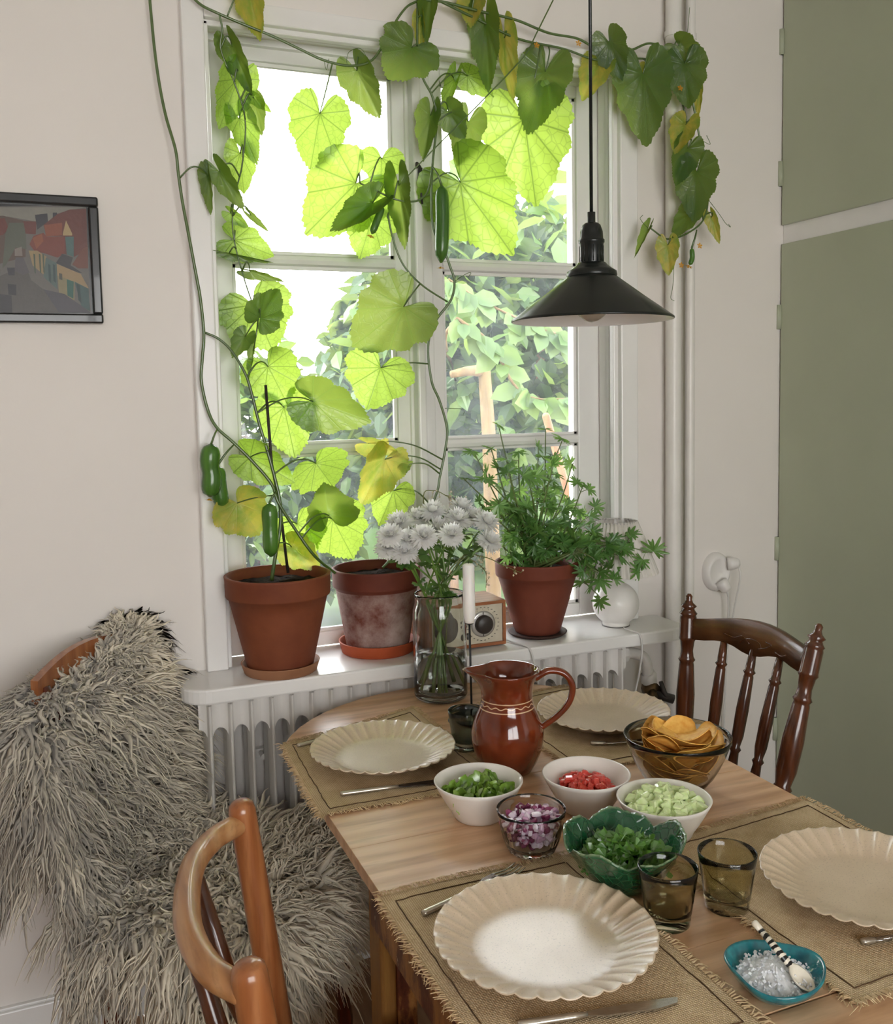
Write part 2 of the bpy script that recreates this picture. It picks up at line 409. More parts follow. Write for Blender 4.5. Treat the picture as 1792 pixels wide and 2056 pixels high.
for x in (-.80, .275): mk('pane', *box(x, x+1.025, RY0-.132, RY0-.128, .85, 2.25), PANE2, w2, smooth=False)

# ---- radiator
RADW = mat('radiator_enamel', (.80, .77, .73), (.74, .71, .67), .33, 14, bump=.1)
rad = thing('column_radiator', 'white cast iron column radiator under the window sill', 'radiator', (.82, -.085, .06))
def rad_section():
    P = []
    def col(yf, yb):      # plan outline of one column, ridge to the front
        w_ = .0082
        pl = [(.0022, yf), (w_*.62, yf+.010), (w_, yf+.026), (w_, yb-.010), (0, yb), (-w_, yb-.010), (-w_, yf+.026), (-w_*.62, yf+.010), (-.0022, yf)]
        return prism(pl, .075, .756, .002, 1)
    P.append(col(-.132, -.092)); P.append(col(-.082, -.038))
    for zc, hz in ((.718, .040), (.100, .030)):
        # header: a hollow web between the ridges, arched over the slot
        n_ = 20; V_ = []
        for i in range(n_+1):
            x = -.0236+.0472*i/n_; s_ = abs(2*i/n_-1); yf = -.110-.014*(1-s_)**2; zb = zc-hz+(.020*math.sqrt(max(0, 1-((1-s_)/.72)**2)) if zc > .4 else 0); zt = zc+hz-(.012*s_**2 if zc < .4 else 0)
            V_ += [(x, yf, zb), (x, yf, zt), (x, -.045, zt), (x, -.045, zb)]
        F_ = [[i*4+j, i*4+(j+1) % 4, (i+1)*4+(j+1) % 4, (i+1)*4+j] for i in range(n_) for j in range(4)]
        P.append((np.array(V_), F_))
    return join(P)
NS = 24; V, F = rad_section(); src = None
for k in range(NS):
    x = .290+k*.0472
    if src is None: src = mk('section', V+np.array([x, 0, 0]), F, RADW, rad, smooth=False); x00 = x
    else: q = inst(src, 'section', rad); q.location = (x-x00, 0, 0)
for x in (.31, 1.36):
    for y in (-.112, -.06): mk('foot', *box(x-.012, x+.012, y-.01, y+.01, 0.0, .08, .003), RADW, rad, smooth=False)
pe = catmull([(1.395, -.085, .728), (1.43, -.085, .729), (1.466, -.088, .716), (1.480, -.09, .690), (1.484, -.09, .660)], 6)
mk('inlet_pipe', *tube(pe, .0155, 14), RADW, rad)
mk('collar', *tube([(1.399, -.085, .728), (1.418, -.085, .728)], .021, 6), RADW, rad, smooth=False)
mk('valve_body', *tube([(1.4845, -.09, .667), (1.486, -.09, .664), (1.487, -.09, .640), (1.488, -.09, .632)], [.019, .022, .022, .014], 12), RADW, rad)
BR = mat('worn_brass', (.20, .12, .05), (.04, .03, .02), .45, 40, metal=.7, bump=.6)
vb = mk('valve_head', *join([tube([(1.488, -.115, .622), (1.492, -.085, .622), (1.506, -.06, .618)], [.021, .024, .014], 12), tube([(1.486, -.10, .62), (1.474, -.135, .606)], [.015, .012], 10)]), BR, rad)
mk('valve_lever', *join([tube([(1.505, -.12, .648), (1.515, -.125, .612), (1.535, -.128, .595)], [.006, .008, .010], 8), tube([(1.495, -.11, .612), (1.54, -.13, .596)], [.012, .013], 10)]), IRON, rad)
mk('return_pipe', *tube([(1.488, -.085, .63), (1.488, -.075, .40), (1.488, -.07, 0.0)], .012, 12), RADW, rad)
mk('wall_hook', *join([box(.405, .440, -.02, 0, .575, .60, .003), tube([(.422, -.01, .59), (.422, -.05, .59)], .007, 8)]), RADW, rad, smooth=False)

# ---- heating pipes on the wall
for x, r, nm in ((1.609, .0215, 'white heating riser pipe running up the wall, the thicker one'), (1.665, .0135, 'white heating riser pipe running up the wall, the thinner one')):
    t_ = thing('heating_pipe', nm, 'pipe', (x, -.03, 0))
    mk('pipe', *tube([(x, -.032, 0), (x, -.032, RZ1)], r, 20, caps=False), RADW, t_)
    mk('bracket', *join([box(x-.006, x+.006, -.014, 0, 2.405, 2.42), tube([(x, -.032, 2.405), (x, -.032, 2.42)], r+.003, 16)]), RADW, t_, smooth=False)

# ---- green built-in cupboard on the right
GREEN = mat('sage_green_paint', lin('B2B8A0'), lin('AEB49C'), .30, 5, bump=.05)
cab = thing('built_in_cupboard', 'tall built-in cupboard with sage green doors and white frame', 'cupboard', (2.3, -1.2, 0))
mk('carcass', *join([box(2.032, 2.60, -2.9, -.001, 0, RZ1-.002)]), WHITE, cab, smooth=False)
mk('face_rail', *box(2.022, 2.032, -2.9, -.001, 1.86, 1.935, .001), WHITE, cab, smooth=False)
def door(y0, y1, z0, z1, hz):
    d = mk('door', *box(2.010, 2.031, y0, y1, z0, z1, .0025), GREEN, cab, smooth=False)
    for z in hz:
        mk('hinge', *join([tube([(2.006, y1+.004, z-.036), (2.006, y1+.004, z+.036)], .0055, 10), box(2.004, 2.012, y1-.004, y1+.006, z-.036, z+.036)]), GREEN, d)
door(-.62, -.006, .10, 1.871, (.40, .962, 1.658)); door(-1.24, -.624, .10, 1.871, ()); door(-1.86, -1.244, .10, 1.871, ())
door(-.62, -.006, 1.926, 2.58, (2.075, 2.45)); door(-1.24, -.624, 1.926, 2.58, ()); door(-1.86, -1.244, 1.926, 2.58, ())
mk('knob', *lathe([(.0001, .03), (.012, .028), (.016, .018), (.009, .008), (.009, 0)], 16, (0, 0, 0)), WHITE, cab).matrix_local = frame4(Vector((2.010, -.58, 1.02))-Vector(ORG[cab.name]), (0, 1, 0), (-1, 0, 0))

# ================================================================== garden outside
GR = mat('garden_paving', lin('A89A92'), lin('8C817B'), .8, 3, bump=.3)
tag(mk('garden_paving', *box(-12, 14, .27, 16, -.25, -.2), GR, smooth=False), 'pale garden paving seen through the lower panes', 'paving', kind='structure')
GRS = simple_leaf('lawn', lin('4A6230'), lin('3A5024'))
tag(mk('lawn', *box(-12, 14, 4.2, 30, -.2, -.17), GRS, smooth=False), 'strip of lawn behind the paving outside', 'lawn', kind='structure')
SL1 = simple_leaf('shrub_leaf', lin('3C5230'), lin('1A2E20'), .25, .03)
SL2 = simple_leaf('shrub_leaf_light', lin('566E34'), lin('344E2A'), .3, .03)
BARK = mat('bark', lin('8A6E4C'), lin('5E4A36'), .85, 25, (1, 1, .2), bump=.8)
PBARK = mat('pale_bark', lin('6E5A36'), lin('544428'), .8, 25, (1, 1, .2), bump=.5)
LEAF2D = np.array([(0, 0, 0), (.28, .2, .05), (.62, .19, .04), (1, 0, -.05), (.62, -.19, .04), (.28, -.2, .05), (.45, 0, -.02)])
LEAF2F = [[0, 6, 1], [1, 6, 2], [2, 6, 3], [3, 6, 4], [4, 6, 5], [5, 6, 0]]
def leaf_cloud(n, pts_fn, size, droop=.5):
    V = np.zeros((n, 7, 3)); F = []
    P = pts_fn(n); a = rng.uniform(0, 2*PI, n); el = rng.normal(-droop, .5, n); ro = rng.normal(0, .7, n); L = size*rng.uniform(.6, 1.25, n)
    x = np.stack([np.cos(a)*np.cos(el), np.sin(a)*np.cos(el), np.sin(el)], 1)
    y0 = np.stack([-np.sin(a), np.cos(a), 0*a], 1); z0 = np.cross(x, y0)
    y = y0*np.cos(ro)[:, None]+z0*np.sin(ro)[:, None]; z = np.cross(x, y)
    V = P[:, None, :]+L[:, None, None]*(LEAF2D[None, :, 0:1]*x[:, None]+LEAF2D[None, :, 1:2]*y[:, None]*1.35+LEAF2D[None, :, 2:3]*z[:, None])
    F = (np.array(LEAF2F)[None]+7*np.arange(n)[:, None, None]).reshape(-1, 3)
    return V.reshape(-1, 3), F
def ellipsoid(c, r):
    c = np.array(c); r = np.array(r)
    def f(n):
        d = rng.normal(size=(n, 3)); d /= np.linalg.norm(d, axis=1)[:, None]
        return c+d*r*(rng.uniform(.35, 1, n)**.5)[:, None]
    return f
SHR = []
def shrub(label, c, r, n, size, trunks, m1=SL1, m2=SL2, frac=.3):
    t_ = thing('garden_shrub', label, 'shrub', (c[0], c[1], -.2))
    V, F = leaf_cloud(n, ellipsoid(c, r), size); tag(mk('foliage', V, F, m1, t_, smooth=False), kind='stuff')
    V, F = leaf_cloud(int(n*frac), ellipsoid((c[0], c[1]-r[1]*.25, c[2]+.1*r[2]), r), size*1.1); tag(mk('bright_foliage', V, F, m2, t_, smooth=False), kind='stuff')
    SHR.append(t_)
    for (x, y, x2, y2, z2, rr) in trunks:
        mk('branch', *tube(catmull([(x, y, -.2), ((x+x2)/2+.04, (y+y2)/2, z2*.5), (x2, y2, z2)], 5), np.linspace(rr, rr*.5, 11), 8), BARK, t_)
shrub('large dense green shrub filling the right casement view', (2.65, 3.5, 1.55), (.95, .75, 1.30), 3000, .16, [(2.4, 3.5, 2.2, 3.4, 2.0, .05), (2.9, 3.6, 3.1, 3.5, 2.1, .05), (2.55, 3.3, 2.5, 3.1, 1.6, .03)])
shrub('lower rounded green shrub behind the left casement', (1.35, 4.4, .80), (.75, .6, 1.0), 2200, .14, [(1.3, 4.4, 1.2, 4.3, 1.2, .04), (1.6, 4.4, 1.8, 4.4, 1.4, .04)])
shrub('far dark shrub between the two nearer shrubs outside', (4.1, 6.2, 1.5), (1.9, .8, 1.7), 5200, .24, [(3.8, 6.2, 3.6, 6.1, 1.6, .06), (4.5, 6.2, 4.8, 6.1, 1.8, .06)], frac=.12)
shrub('dense dark evergreen hedge at the back of the garden', (7.4, 9.5, 1.2), (4.4, .9, 2.9), 5200, .34, [(6.0, 9.5, 5.8, 9.4, 2.0, .09), (8.2, 9.5, 8.4, 9.4, 2.4, .09)], frac=.06)
# close leafy branch hanging into view, with a pale slim trunk below
bp = catmull([at(918, 640, Y=1.9), at(985, 690, Y=1.9), at(1030, 770, Y=1.85), at(1075, 800, Y=1.8), at(1150, 800, Y=1.8)], 6)
bp = np.concatenate([catmull([(2.4, 3.4, 1.55), (2.0, 2.6, 1.75), bp[0]], 5)[:-1], bp]); n0 = 10
br = mk('branch', *tube(bp, np.linspace(.012, .004, len(bp)), 6), PBARK, SHR[0])
bp2 = catmull([at(1165, 690, Y=1.9), at(1100, 665, Y=1.9), at(1040, 640, Y=1.9), at(960, 600, Y=1.95), at(900, 560, Y=1.95)], 6)
mk('twig', *tube(bp2, np.linspace(.009, .004, len(bp2)), 6), PBARK, br)
Vl = np.stack([LEAF2D[:, 0], LEAF2D[:, 1]*1.5, LEAF2D[:, 2]], 1)
lsrc = mk('leaf', Vl, LEAF2F, SL2, br, world=False, smooth=True); first = True
for pth in (bp, bp2):
    for i in range(n0 if pth is bp else 1, len(pth), 1):
        for s in ((-1, 1) if i % 2 else (1,)):
            L = random.uniform(.10, .17); x = Vector((random.uniform(-.7, .7)+.2*s, random.uniform(-.5, .1), random.uniform(-1, -.1)))
            m = frame4(Vector(pth[i]), x, (random.uniform(-.4, .4), -1, random.uniform(-.2, .6))) @ Matrix.Scale(L, 4)
            if first: m.translation -= Vector(ORG[br.name]); lsrc.matrix_local = m; first = False
            else: inst(lsrc, 'leaf', br, m)
tr = thing('slim_trunk', 'pale slim tree trunk standing outside behind the right casement', 'tree trunk', tuple(at(985, 900, Y=2.6)*np.array([1, 1, 0])+np.array([0, 0, -.2])))
p0 = at(982, 890, Y=2.6); p1 = at(972, 745, Y=2.6)
mk('trunk', *tube([(p0[0]+.02, p0[1], -.2), p0, p1], [.045, .04, .035], 10), PBARK, tr)
mk('branch', *tube(catmull([p1, at(940, 745, Y=2.6), at(905, 752, Y=2.6)], 4), np.linspace(.035, .02, 9), 8), PBARK, tr)
WOODP = wood('garden_pole_wood', lin('9A6E4A'), lin('865C3C'), lin('6C462A'), .7, 'Z', 5, 10)
pl = thing('garden_pole', 'pale wooden pole leaning outside behind the feathery potted plant', 'pole', tuple(at(1150, 1100, Y=1.2)*np.array([1, 1, 0])+np.array([0, 0, -.2])))
a = at(1094, 830, Y=1.2); b = at(1140, 990, Y=1.2); e_ = b+(b-a)*((-.2-b[2])/(b[2]-a[2]))
mk('shaft', *tube([e_, b, a+(b-a)*.03, a], [.016, .016, .016, .010], 12), WOODP, pl)

# ================================================================== the table
TZ = .74
PINE = wood('old_pine', lin('E4C09A'), lin('D4A880'), lin('A87850'), .34, 'X', 3.0, 7.0, coat=0, bump=.12, spec=.9)
PINE_EDGE = wood('old_pine_edge', lin('9A6B3A'), lin('85592E'), lin('5E3B1E'), .5, 'Y', 5, 16)
tab = thing('pine_table', 'old pine dining table with rounded far end and worn painted legs', 'table', (.773, -.95, 0))
TX0, TX1 = .393, 1.153; TXC = .773
def arc_pts(yc, sgn, R=.41, n=18):
    a0 = math.asin(.38/R); c = yc - sgn*R
    return [(TXC+R*math.sin(t), c+sgn*R*math.cos(t)) for t in np.linspace(-a0, a0, n)]
leaf_ol = arc_pts(-.150, 1)+[(TX1, -.736), (TX0, -.736)]
mk('table_leaf', *prism(leaf_ol, TZ-.021, TZ, .002), PINE, tab, smooth=False)
ys = [-.7385, -.885, -1.03, -1.175, -1.32, -1.46]
for i in range(len(ys)-1):
    mk('board', *box(TX0, TX1, ys[i+1]+.0003, ys[i]-.0003, TZ-.021, TZ, .0006, 1), PINE, tab, smooth=False)
end_ol = [(TX0, -1.4615), (TX1, -1.4615)]+arc_pts(-2.05, -1)[::-1]
mk('table_leaf', *prism(end_ol, TZ-.021, TZ, .002), PINE, tab, smooth=False)
# old flaking paint on apron and legs
def flaked():
    b = MatB('flaked_paint'); co = b.coord('Object', (1, 1, .35)); n1 = b.noise(co, 30, 6, .7); n2 = b.noise(co, 9, 3)
    f = b.math('ADD', b.math('MULTIPLY', n1, .6), b.math('MULTIPLY', n2, .4))
    col = b.ramp(f, [(.36, lin('3A1408')), (.47, lin('5A2A12')), (.52, lin('8A5A2C')), (.64, lin('A4713A'))])
    fl_ = b.ramp(b.noise(co, 90, 4, .7), [(.70, (0,)*3), (.73, (1,)*3)])
    col = b.mix(col, lin('CDBCA8'), fl_)
    b.principled(col, .45, normal=b.bump(f, .7, .003)); return b.m
FLK = flaked()
LEGW = wood('worn_leg_wood', lin('A87B3C'), lin('8F632C'), lin('6A4119'), .5, 'Z', 5, 14)
mk('apron', *box(.425, .447, -1.86, -.876, TZ-.135, TZ-.021, .002), FLK, tab, smooth=False)
mk('apron', *box(1.099, 1.121, -1.86, -.876, TZ-.135, TZ-.021, .002), FLK, tab, smooth=False)
mk('apron', *box(.447, 1.099, -.838, -.816, TZ-.115, TZ-.021, .002), FLK, tab, smooth=False)
mk('apron', *box(.447, 1.099, -1.86, -1.838, TZ-.115, TZ-.021, .002), FLK, tab, smooth=False)
for (x, y) in ((.440, -.876), (1.044, -.876), (.440, -1.86), (1.044, -1.86)):
    mk('leg', *join([box(x, x+.026, y, y+.06, 0, TZ-.021, .004)]), LEGW, tab, smooth=False)
    mk('leg_panel', *box(x+.026, x+.062, y-.002, y+.058, 0, TZ-.03, .005), FLK, tab, smooth=False)

# ---- burlap place mats
def burlap():
    b = MatB('burlap'); co = b.coord('Object'); wv = []
    for d in ('X', 'Y'):
        w_ = b.n('ShaderNodeTexWave', wave_type='BANDS', bands_direction=d); w_.inputs['Scale'].default_value = 110
        w_.inputs['Distortion'].default_value = 1.2; w_.inputs['Detail'].default_value = 2; w_.inputs['Detail Scale'].default_value = 3; b.l(co, w_.inputs[0]); wv.append(w_.outputs['Fac'])
    h = b.math('MULTIPLY', wv[0], wv[1]); nz = b.noise(co, 26, 5, .65)
    col = b.ramp(b.math('ADD', b.math('MULTIPLY', h, .55), b.math('MULTIPLY', nz, .5)), [(.15, lin('A68C68')), (.4, lin('D0B690')), (.75, lin('EAD8B8'))])
    b.principled(col, .95, normal=b.bump(h, .8, .0012), spec=.1); return b.m
BUR = burlap(); BURF = mat('burlap_thread', lin('DCC39C'), lin('B89C74'), .95, 120, spec=.1); SEAM = mat('seam_thread', lin('5E4428'), lin('4A341E'), .9, 80)
def place_mat(label, A, Bc, C_, D_, droop=None, seed=0):
    """corners A,B,C,D in order round the mat (x,y)"""
    r = np.random.default_rng(seed); A, Bc, C_, D_ = [np.array(p, float) for p in (A, Bc, C_, D_)]
    n = 30; base = TZ+.0012
    def pos(u, v):
        p = (A*(1-u)+D_*u)*(1-v)+(Bc*(1-u)+C_*u)*v
        z = base+.0016*(math.sin(7*u+seed)*math.sin(5*v+2*seed)+1)
        out = max(0, TX0-p[0])+max(0, p[0]-TX1)
        # beyond the rounded end of the table the cloth sags
        if p[1] > -.40:
            dd = math.hypot(p[0]-TXC, p[1]+.56)-.41
            out = max(out, dd) if dd > 0 else out
        return np.array([p[0], p[1], z-out*.45])
    t_ = thing('place_mat', label, 'place mat', tuple(pos(.5, .5)), group='burlap place mats')
    V = [pos(i/n, j/n) for j in range(n+1) for i in range(n+1)]
    F = [[j*(n+1)+i, j*(n+1)+i+1, (j+1)*(n+1)+i+1, (j+1)*(n+1)+i] for j in range(n) for i in range(n)]
    top = np.array(V); bot = top-np.array([0, 0, .0008]); m_ = len(V)
    F2 = F+[[q+m_ for q in f[::-1]] for f in F]
    mk('cloth', np.concatenate([top, bot]), F2, BUR, t_)
    # hem seam a thumb's width in from the edge
    for (u0, v0, u1, v1) in ((.06, .05, .94, .05), (.94, .05, .94, .95), (.94, .95, .06, .95), (.06, .95, .06, .05)):
        P = [pos(u0+(u1-u0)*k/24, v0+(v1-v0)*k/24)+np.array([r.normal(0, .0006), r.normal(0, .0006), .0008]) for k in range(25)]
        mk('hem_seam', *tube(P, .0008, 5), SEAM, t_)
    # frayed fringe: looped threads along all four edges
    VV = []; FF = []; c = 0
    for (u0, v0, u1, v1, nx, ny) in ((0, 0, 1, 0, 0, -1), (1, 0, 1, 1, 1, 0), (1, 1, 0, 1, 0, 1), (0, 1, 0, 0, -1, 0)):
        for k in range(150):
            s = (k+r.uniform(-.4, .4))/150; u = u0+(u1-u0)*s; v = v0+(v1-v0)*s
            p = pos(min(1, max(0, u)), min(1, max(0, v))); q = pos(min(1, max(0, u-.05*nx)), min(1, max(0, v-.05*ny)))
            d = p-q; d[2] = 0; d /= np.linalg.norm(d)+1e-9; tn = np.array([-d[1], d[0], 0])*r.normal(0, .5)
            L = r.uniform(.006, .013); pts = [q*.2+p*.8+np.array([0, 0, .0012]), p+(d+tn)*L*.5+np.array([0, 0, .0035*r.uniform(.3, 1)]), p+(d+tn*1.6)*L+np.array([0, 0, .0002])]
            a_, f_ = tube(pts, [.0009, .0008, .0004], 3, caps=False); VV.append(a_); FF += [[i+c for i in g] for g in f_]; c += len(a_)
    tag(mk('fringe', np.concatenate(VV), FF, BURF, t_, smooth=False), kind='stuff')
place_mat('frayed burlap place mat on the far left by the radiator', (.392, -.405), (.379, -.755), (.722, -.757), (.714, -.303), seed=1)
place_mat('frayed burlap place mat under the nearest plate', (.386, -1.040), (.386, -1.487), (.690, -1.487), (.692, -1.043), seed=2)
place_mat('frayed burlap place mat at the right edge, below the glasses', (.812, -1.075), (.808, -1.490), (1.152, -1.487), (1.160, -1.040), seed=3)
place_mat('frayed burlap place mat at the far right behind the jug', (.862, -.340), (.862, -.770), (1.165, -.785), (1.190, -.300), seed=4)

# ---- scalloped stoneware plates
def plate_mat():
    b = MatB('sand_glaze'); co = b.coord('Object'); sp = b.noise(co, 420, 2, .6); n1 = b.noise(co, 14, 4)
    g = b.n('ShaderNodeNewGeometry')
    col = b.ramp(n1, [(.3, lin('DAC4A8')), (.7, lin('CCB496'))])
    col = b.mix(col, lin('7E6A50'), b.math('MULTIPLY', b.ramp(sp, [(.58, (0,)*3), (.72, (1,)*3)]), .5))
    rim = b.ramp(g.outputs['Pointiness'], [(.50, (0,)*3), (.56, (1,)*3)]); col = b.mix(col, lin('86684A'), b.math('MULTIPLY', rim, .5))
    p = b.principled(col, .5, coat=.8); p.inputs['Coat Roughness'].default_value = .36; p.inputs['Coat IOR'].default_value = 2.3; return b.m
PLM = plate_mat()
def plate_mesh():
    prof = [(.0001, .0042), (.02, .0043), (.05, .0048), (.075, .0056), (.088, .0068), (.094, .0085), (.104, .0130), (.114, .0175), (.124, .0215), (.133, .0245), (.1385, .0262), (.1402, .0262), (.1400, .0245), (.131, .0210), (.112, .0135), (.098, .0060), (.088, .0012), (.082, 0.0), (.05, .0006), (.0001, .0006)]
    N = 34
    def mod(th, i, r, z):
        k = min(1, max(0, (prof[i][0]-.086)/.04)); c = np.abs(np.cos(N*th/2))
        return r*(1-.009*k*(1-c)**1.5*1.2), z+(.0034*k*(1-c)**1.3)*(1 if i < 12 else 1)
    return lathe(prof, N*8, (0, 0, 0), mod)
pmV, pmF = plate_mesh(); psrc = None
PLATES = []
for (x, y, lb) in ((.535, -1.258, 'scalloped sand-coloured plate nearest the camera, reflecting the window'), (.553, -.568, 'scalloped sand-coloured plate at the far left beside the knife'),
                   (1.047, -.566, 'scalloped sand-coloured plate at the far right behind the jug handle'), (1.003, -1.318, 'scalloped sand-coloured plate cut by the right picture edge')):
    if psrc is None: psrc = o = mk('dinner_plate', pmV, pmF, PLM, world=False)
    else: o = bpy.data.objects.new('dinner_plate', psrc.data); COL.objects.link(o)
    o.location = (x, y, TZ+.0075 if True else 0); tag(o, lb, 'plate', 'scalloped plates'); ORG[o.name] = np.array(o.location); PLATES.append(o)

# ---- cutlery
STEEL = mat('brushed_steel', (.62, .60, .57), (.50, .48, .46), .26, 60, (1, 8, 1), metal=1.0)
DSTEEL = mat('dark_steel', (.16, .15, .15), (.10, .10, .10), .3, 60, metal=1.0)
HNDL = mat('champagne_handle', (.66, .60, .50), (.55, .50, .42), .3, 40, metal=.85)
def cutlery(kind, p0, p1, label, split=.52, dark=False):
    """p0 handle end, p1 tip, both (x,y) on the mat"""
    p0 = np.array([*p0, TZ+.0075]); p1 = np.array([*p1, TZ+.0065]); d = (p1-p0)/np.linalg.norm(p1-p0); L = np.linalg.norm(p1-p0)
    m = frame4(Vector(p0), d, (0, 0, 1)); t_ = thing(kind, label, kind, tuple(p0))
    hm = HNDL; mm = DSTEEL if dark else STEEL
    h = split*L
    o = mk('handle', *tube([(0, 0, 0), (.004, 0, 0), (h*.8, 0, 0), (h, 0, 0)], [.0042, .0052, .0046, .0032], 10, squash=.75), hm, t_, world=False); mm4 = m.copy(); mm4.translation -= Vector(p0); o.matrix_local = mm4
    if kind == 'knife':
        ol_ = [(h, -.0035), (h+.02, -.0075), (L-.03, -.0095), (L-.004, -.004), (L, .005), (L-.02, .0062), (h+.02, .0055), (h, .0035)]
        o = mk('blade', *prism(ol_, -.0009, .0009, 0), mm, t_, smooth=False, world=False)
    else:
        P = [box(h-.005, h+.02, -.004, .004, -.001, .001)]
        nk = tube([(h, 0, 0), (h+.02, 0, .001), (L-.075, 0, .004)], [.0032, .0028, .004], 8, squash=.5); P.append(nk)
        hd = prism([(L-.078, -.004), (L-.066, -.011), (L-.045, -.012), (L-.045, .012), (L-.066, .011), (L-.078, .004)], .002, .0038); P.append(hd)
        for yy in (-.0105, -.0035, .0035, .0105): P.append(tube(catmull([(L-.047, yy, .003), (L-.02, yy, .0005), (L, yy, .005)], 4), np.linspace(.0015, .0007, 9), 6))
        o = mk('head', *join(P), mm, t_, world=False)
    o.matrix_local = mm4
cutlery('knife', (.432, -.693), (.640, -.716), 'knife with pale handle in front of the far left plate', .5, True)
cutlery('fork', (.418, -.43), (.58, -.395), 'fork almost hidden under the far left plate')
cutlery('fork', (.425, -1.117), (.60, -1.06), 'pale handle sticking out from under the nearest plate', .6)
cutlery('knife', (.44, -1.372), (.628, -1.408), 'knife lying before the nearest plate, blade to the right', .42)
cutlery('fork', (.955, -.668), (1.10, -.74), 'fork in front of the far right plate beside the chip bowl', .18)
cutlery('fork', (.905, -1.405), (1.07, -1.44), 'fork at the right picture edge below the cut-off plate', .12)

# ---- white bowls and their food
STONE = mat('cream_stoneware', (.80, .755, .69), (.76, .71, .65), .3, 30, coat=.3)
def bowl_prof(R, H, rb, t=.0035):
    out = [(rb*.98, 0), (rb, .001), (rb+.004, .006)]+[(rb+(R-rb)*(k/8)**.8, .006+(H-.006)*(k/8)) for k in range(1, 9)]
    inn = [(R-t*.5, H+.0012), (R-t, H)]+[(rb*.9+(R-t-rb*.9)*(k/8)**.8, .009+(H-.009)*(k/8)) for k in range(7, -1, -1)]+[(rb*.6, .0075), (.0001, .007)]
    return [(.0001, .0005)]+out+inn
bsrc = None
BOWLS = {'lettuce': (.623, -.862), 'tomato': (.800, -.912), 'cucumber': (.861, -1.048)}
for k, (x, y) in BOWLS.items():
    V, F = lathe(bowl_prof(.0745, .062, .040), 56)
    if bsrc is None: bsrc = o = mk('serving_bowl', V, F, STONE, world=False)
    else: o = bpy.data.objects.new('serving_bowl', bsrc.data); COL.objects.link(o)
    o.location = (x, y, TZ+.0005); tag(o, {'lettuce': 'cream bowl holding chopped lettuce', 'tomato': 'cream bowl holding diced tomato', 'cucumber': 'cream bowl heaped with diced cucumber'}[k], 'bowl', 'cream serving bowls')
def chunk(size, sx_=1, sy_=1, sz_=1, seed=0, bev=.18):
    r = np.random.default_rng(seed); V, F = box(-.5, .5, -.5, .5, -.5, .5, bev, 1)
    V = V*np.array([sx_, sy_, sz_])*size; V += V[:, [1, 2, 0]]*r.uniform(-.18, .18, 3); return V, F
def heap(name, label, cat, group, srcs, c, R, z0, hgt, n, spread=.95, seed=0, flat=False):
    """n separate pieces lying in a mound inside a bowl"""
    r = np.random.default_rng(seed); pts = []
    for k in range(n):
        rad_ = R*spread*math.sqrt((k+.5)/n); a = k*2.39996+r.normal(0, .15)
        z = z0+hgt*(1-(rad_/R)**2)+r.uniform(-.006, .004)
        pts.append((c[0]+rad_*math.cos(a), c[1]+rad_*math.sin(a), z))
    for k, p in enumerate(pts):
        src_ = srcs[k % len(srcs)]
        o = bpy.data.objects.new(name, src_); COL.objects.link(o); o.location = p
        o.rotation_euler = (r.uniform(-.5, .5), r.uniform(-.5, .5), r.uniform(0, 6.28)) if flat else tuple(r.uniform(0, 6.28, 3))
        o.scale = (s_ := r.uniform(.8, 1.2), s_, s_); tag(o, label, cat, group)
def mesh_only(name, V, F, m, smooth=False, col=None):
    o = mk(name, V, F, m, world=False, smooth=smooth, col=col); me = o.data; bpy.data.objects.remove(o); return me
TOM = mat('tomato_flesh', lin('E2584C'), lin('C03328'), .2, 160, coat=.5, sss=.15)
CUCF = mat('cucumber_flesh', lin('DFE9B8'), lin('C6DA96'), .22, 120, coat=.3, sss=.15)
LET = simple_leaf('lettuce', lin('A8CC58'), lin('5E8F2A'), .35, .14)
LETP = simple_leaf('lettuce_rib', lin('C4D69A'), lin('A6C26E'), .3, .14)
tm = [mesh_only('tomato_cube', *chunk(.0125, 1, 1.15, .8, s), TOM) for s in range(4)]
heap('tomato_cube', 'diced red tomato piece heaped in the cream bowl', 'tomato piece', 'diced tomato', tm, BOWLS['tomato'], .050, TZ+.036, .012, 66, seed=3)
heap('tomato_cube', 'diced red tomato piece heaped in the cream bowl', 'tomato piece', 'diced tomato', tm, BOWLS['tomato'], .026, TZ+.022, .012, 14, seed=31)
cm = [mesh_only('cucumber_cube', *chunk(.0145, 1, 1, .95, s, .12), CUCF) for s in range(4)]
heap('cucumber_cube', 'diced pale green cucumber piece heaped in the cream bowl', 'cucumber piece', 'diced cucumber', cm, BOWLS['cucumber'], .0605, TZ+.048, .013, 88, seed=5)
heap('cucumber_cube', 'diced pale green cucumber piece heaped in the cream bowl', 'cucumber piece', 'diced cucumber', cm, BOWLS['cucumber'], .040, TZ+.036, .012, 30, seed=51)
def crinkle(L, W, seed, amp=.25, n=7):
    """a torn, curled leaf shred"""
    r = np.random.default_rng(seed); V = []; cu = r.uniform(1.0, 2.6); tw = r.uniform(-1, 1)
    for i in range(n+1):
        u = i/n; wd = W*(.35+.65*math.sin(PI*min(1, u*.85+.12)))*(1+r.normal(0, .15))
        a = cu*(u-.5)
        c0 = np.array([L*math.sin(a)/cu, 0, L*(1-math.cos(a))/cu])
        for j in range(5):
            v = (j-2)/2; z = amp*W*math.sin(u*9+v*3+seed)*.5+abs(v)**2*W*.3
            V.append(c0+np.array([-math.sin(a)*z, v*wd*math.cos(tw*u), math.cos(a)*z+v*wd*math.sin(tw*u)]))
    F = [[i*5+j, i*5+j+1, (i+1)*5+j+1, (i+1)*5+j] for i in range(n) for j in range(4)]
    return np.array(V), F
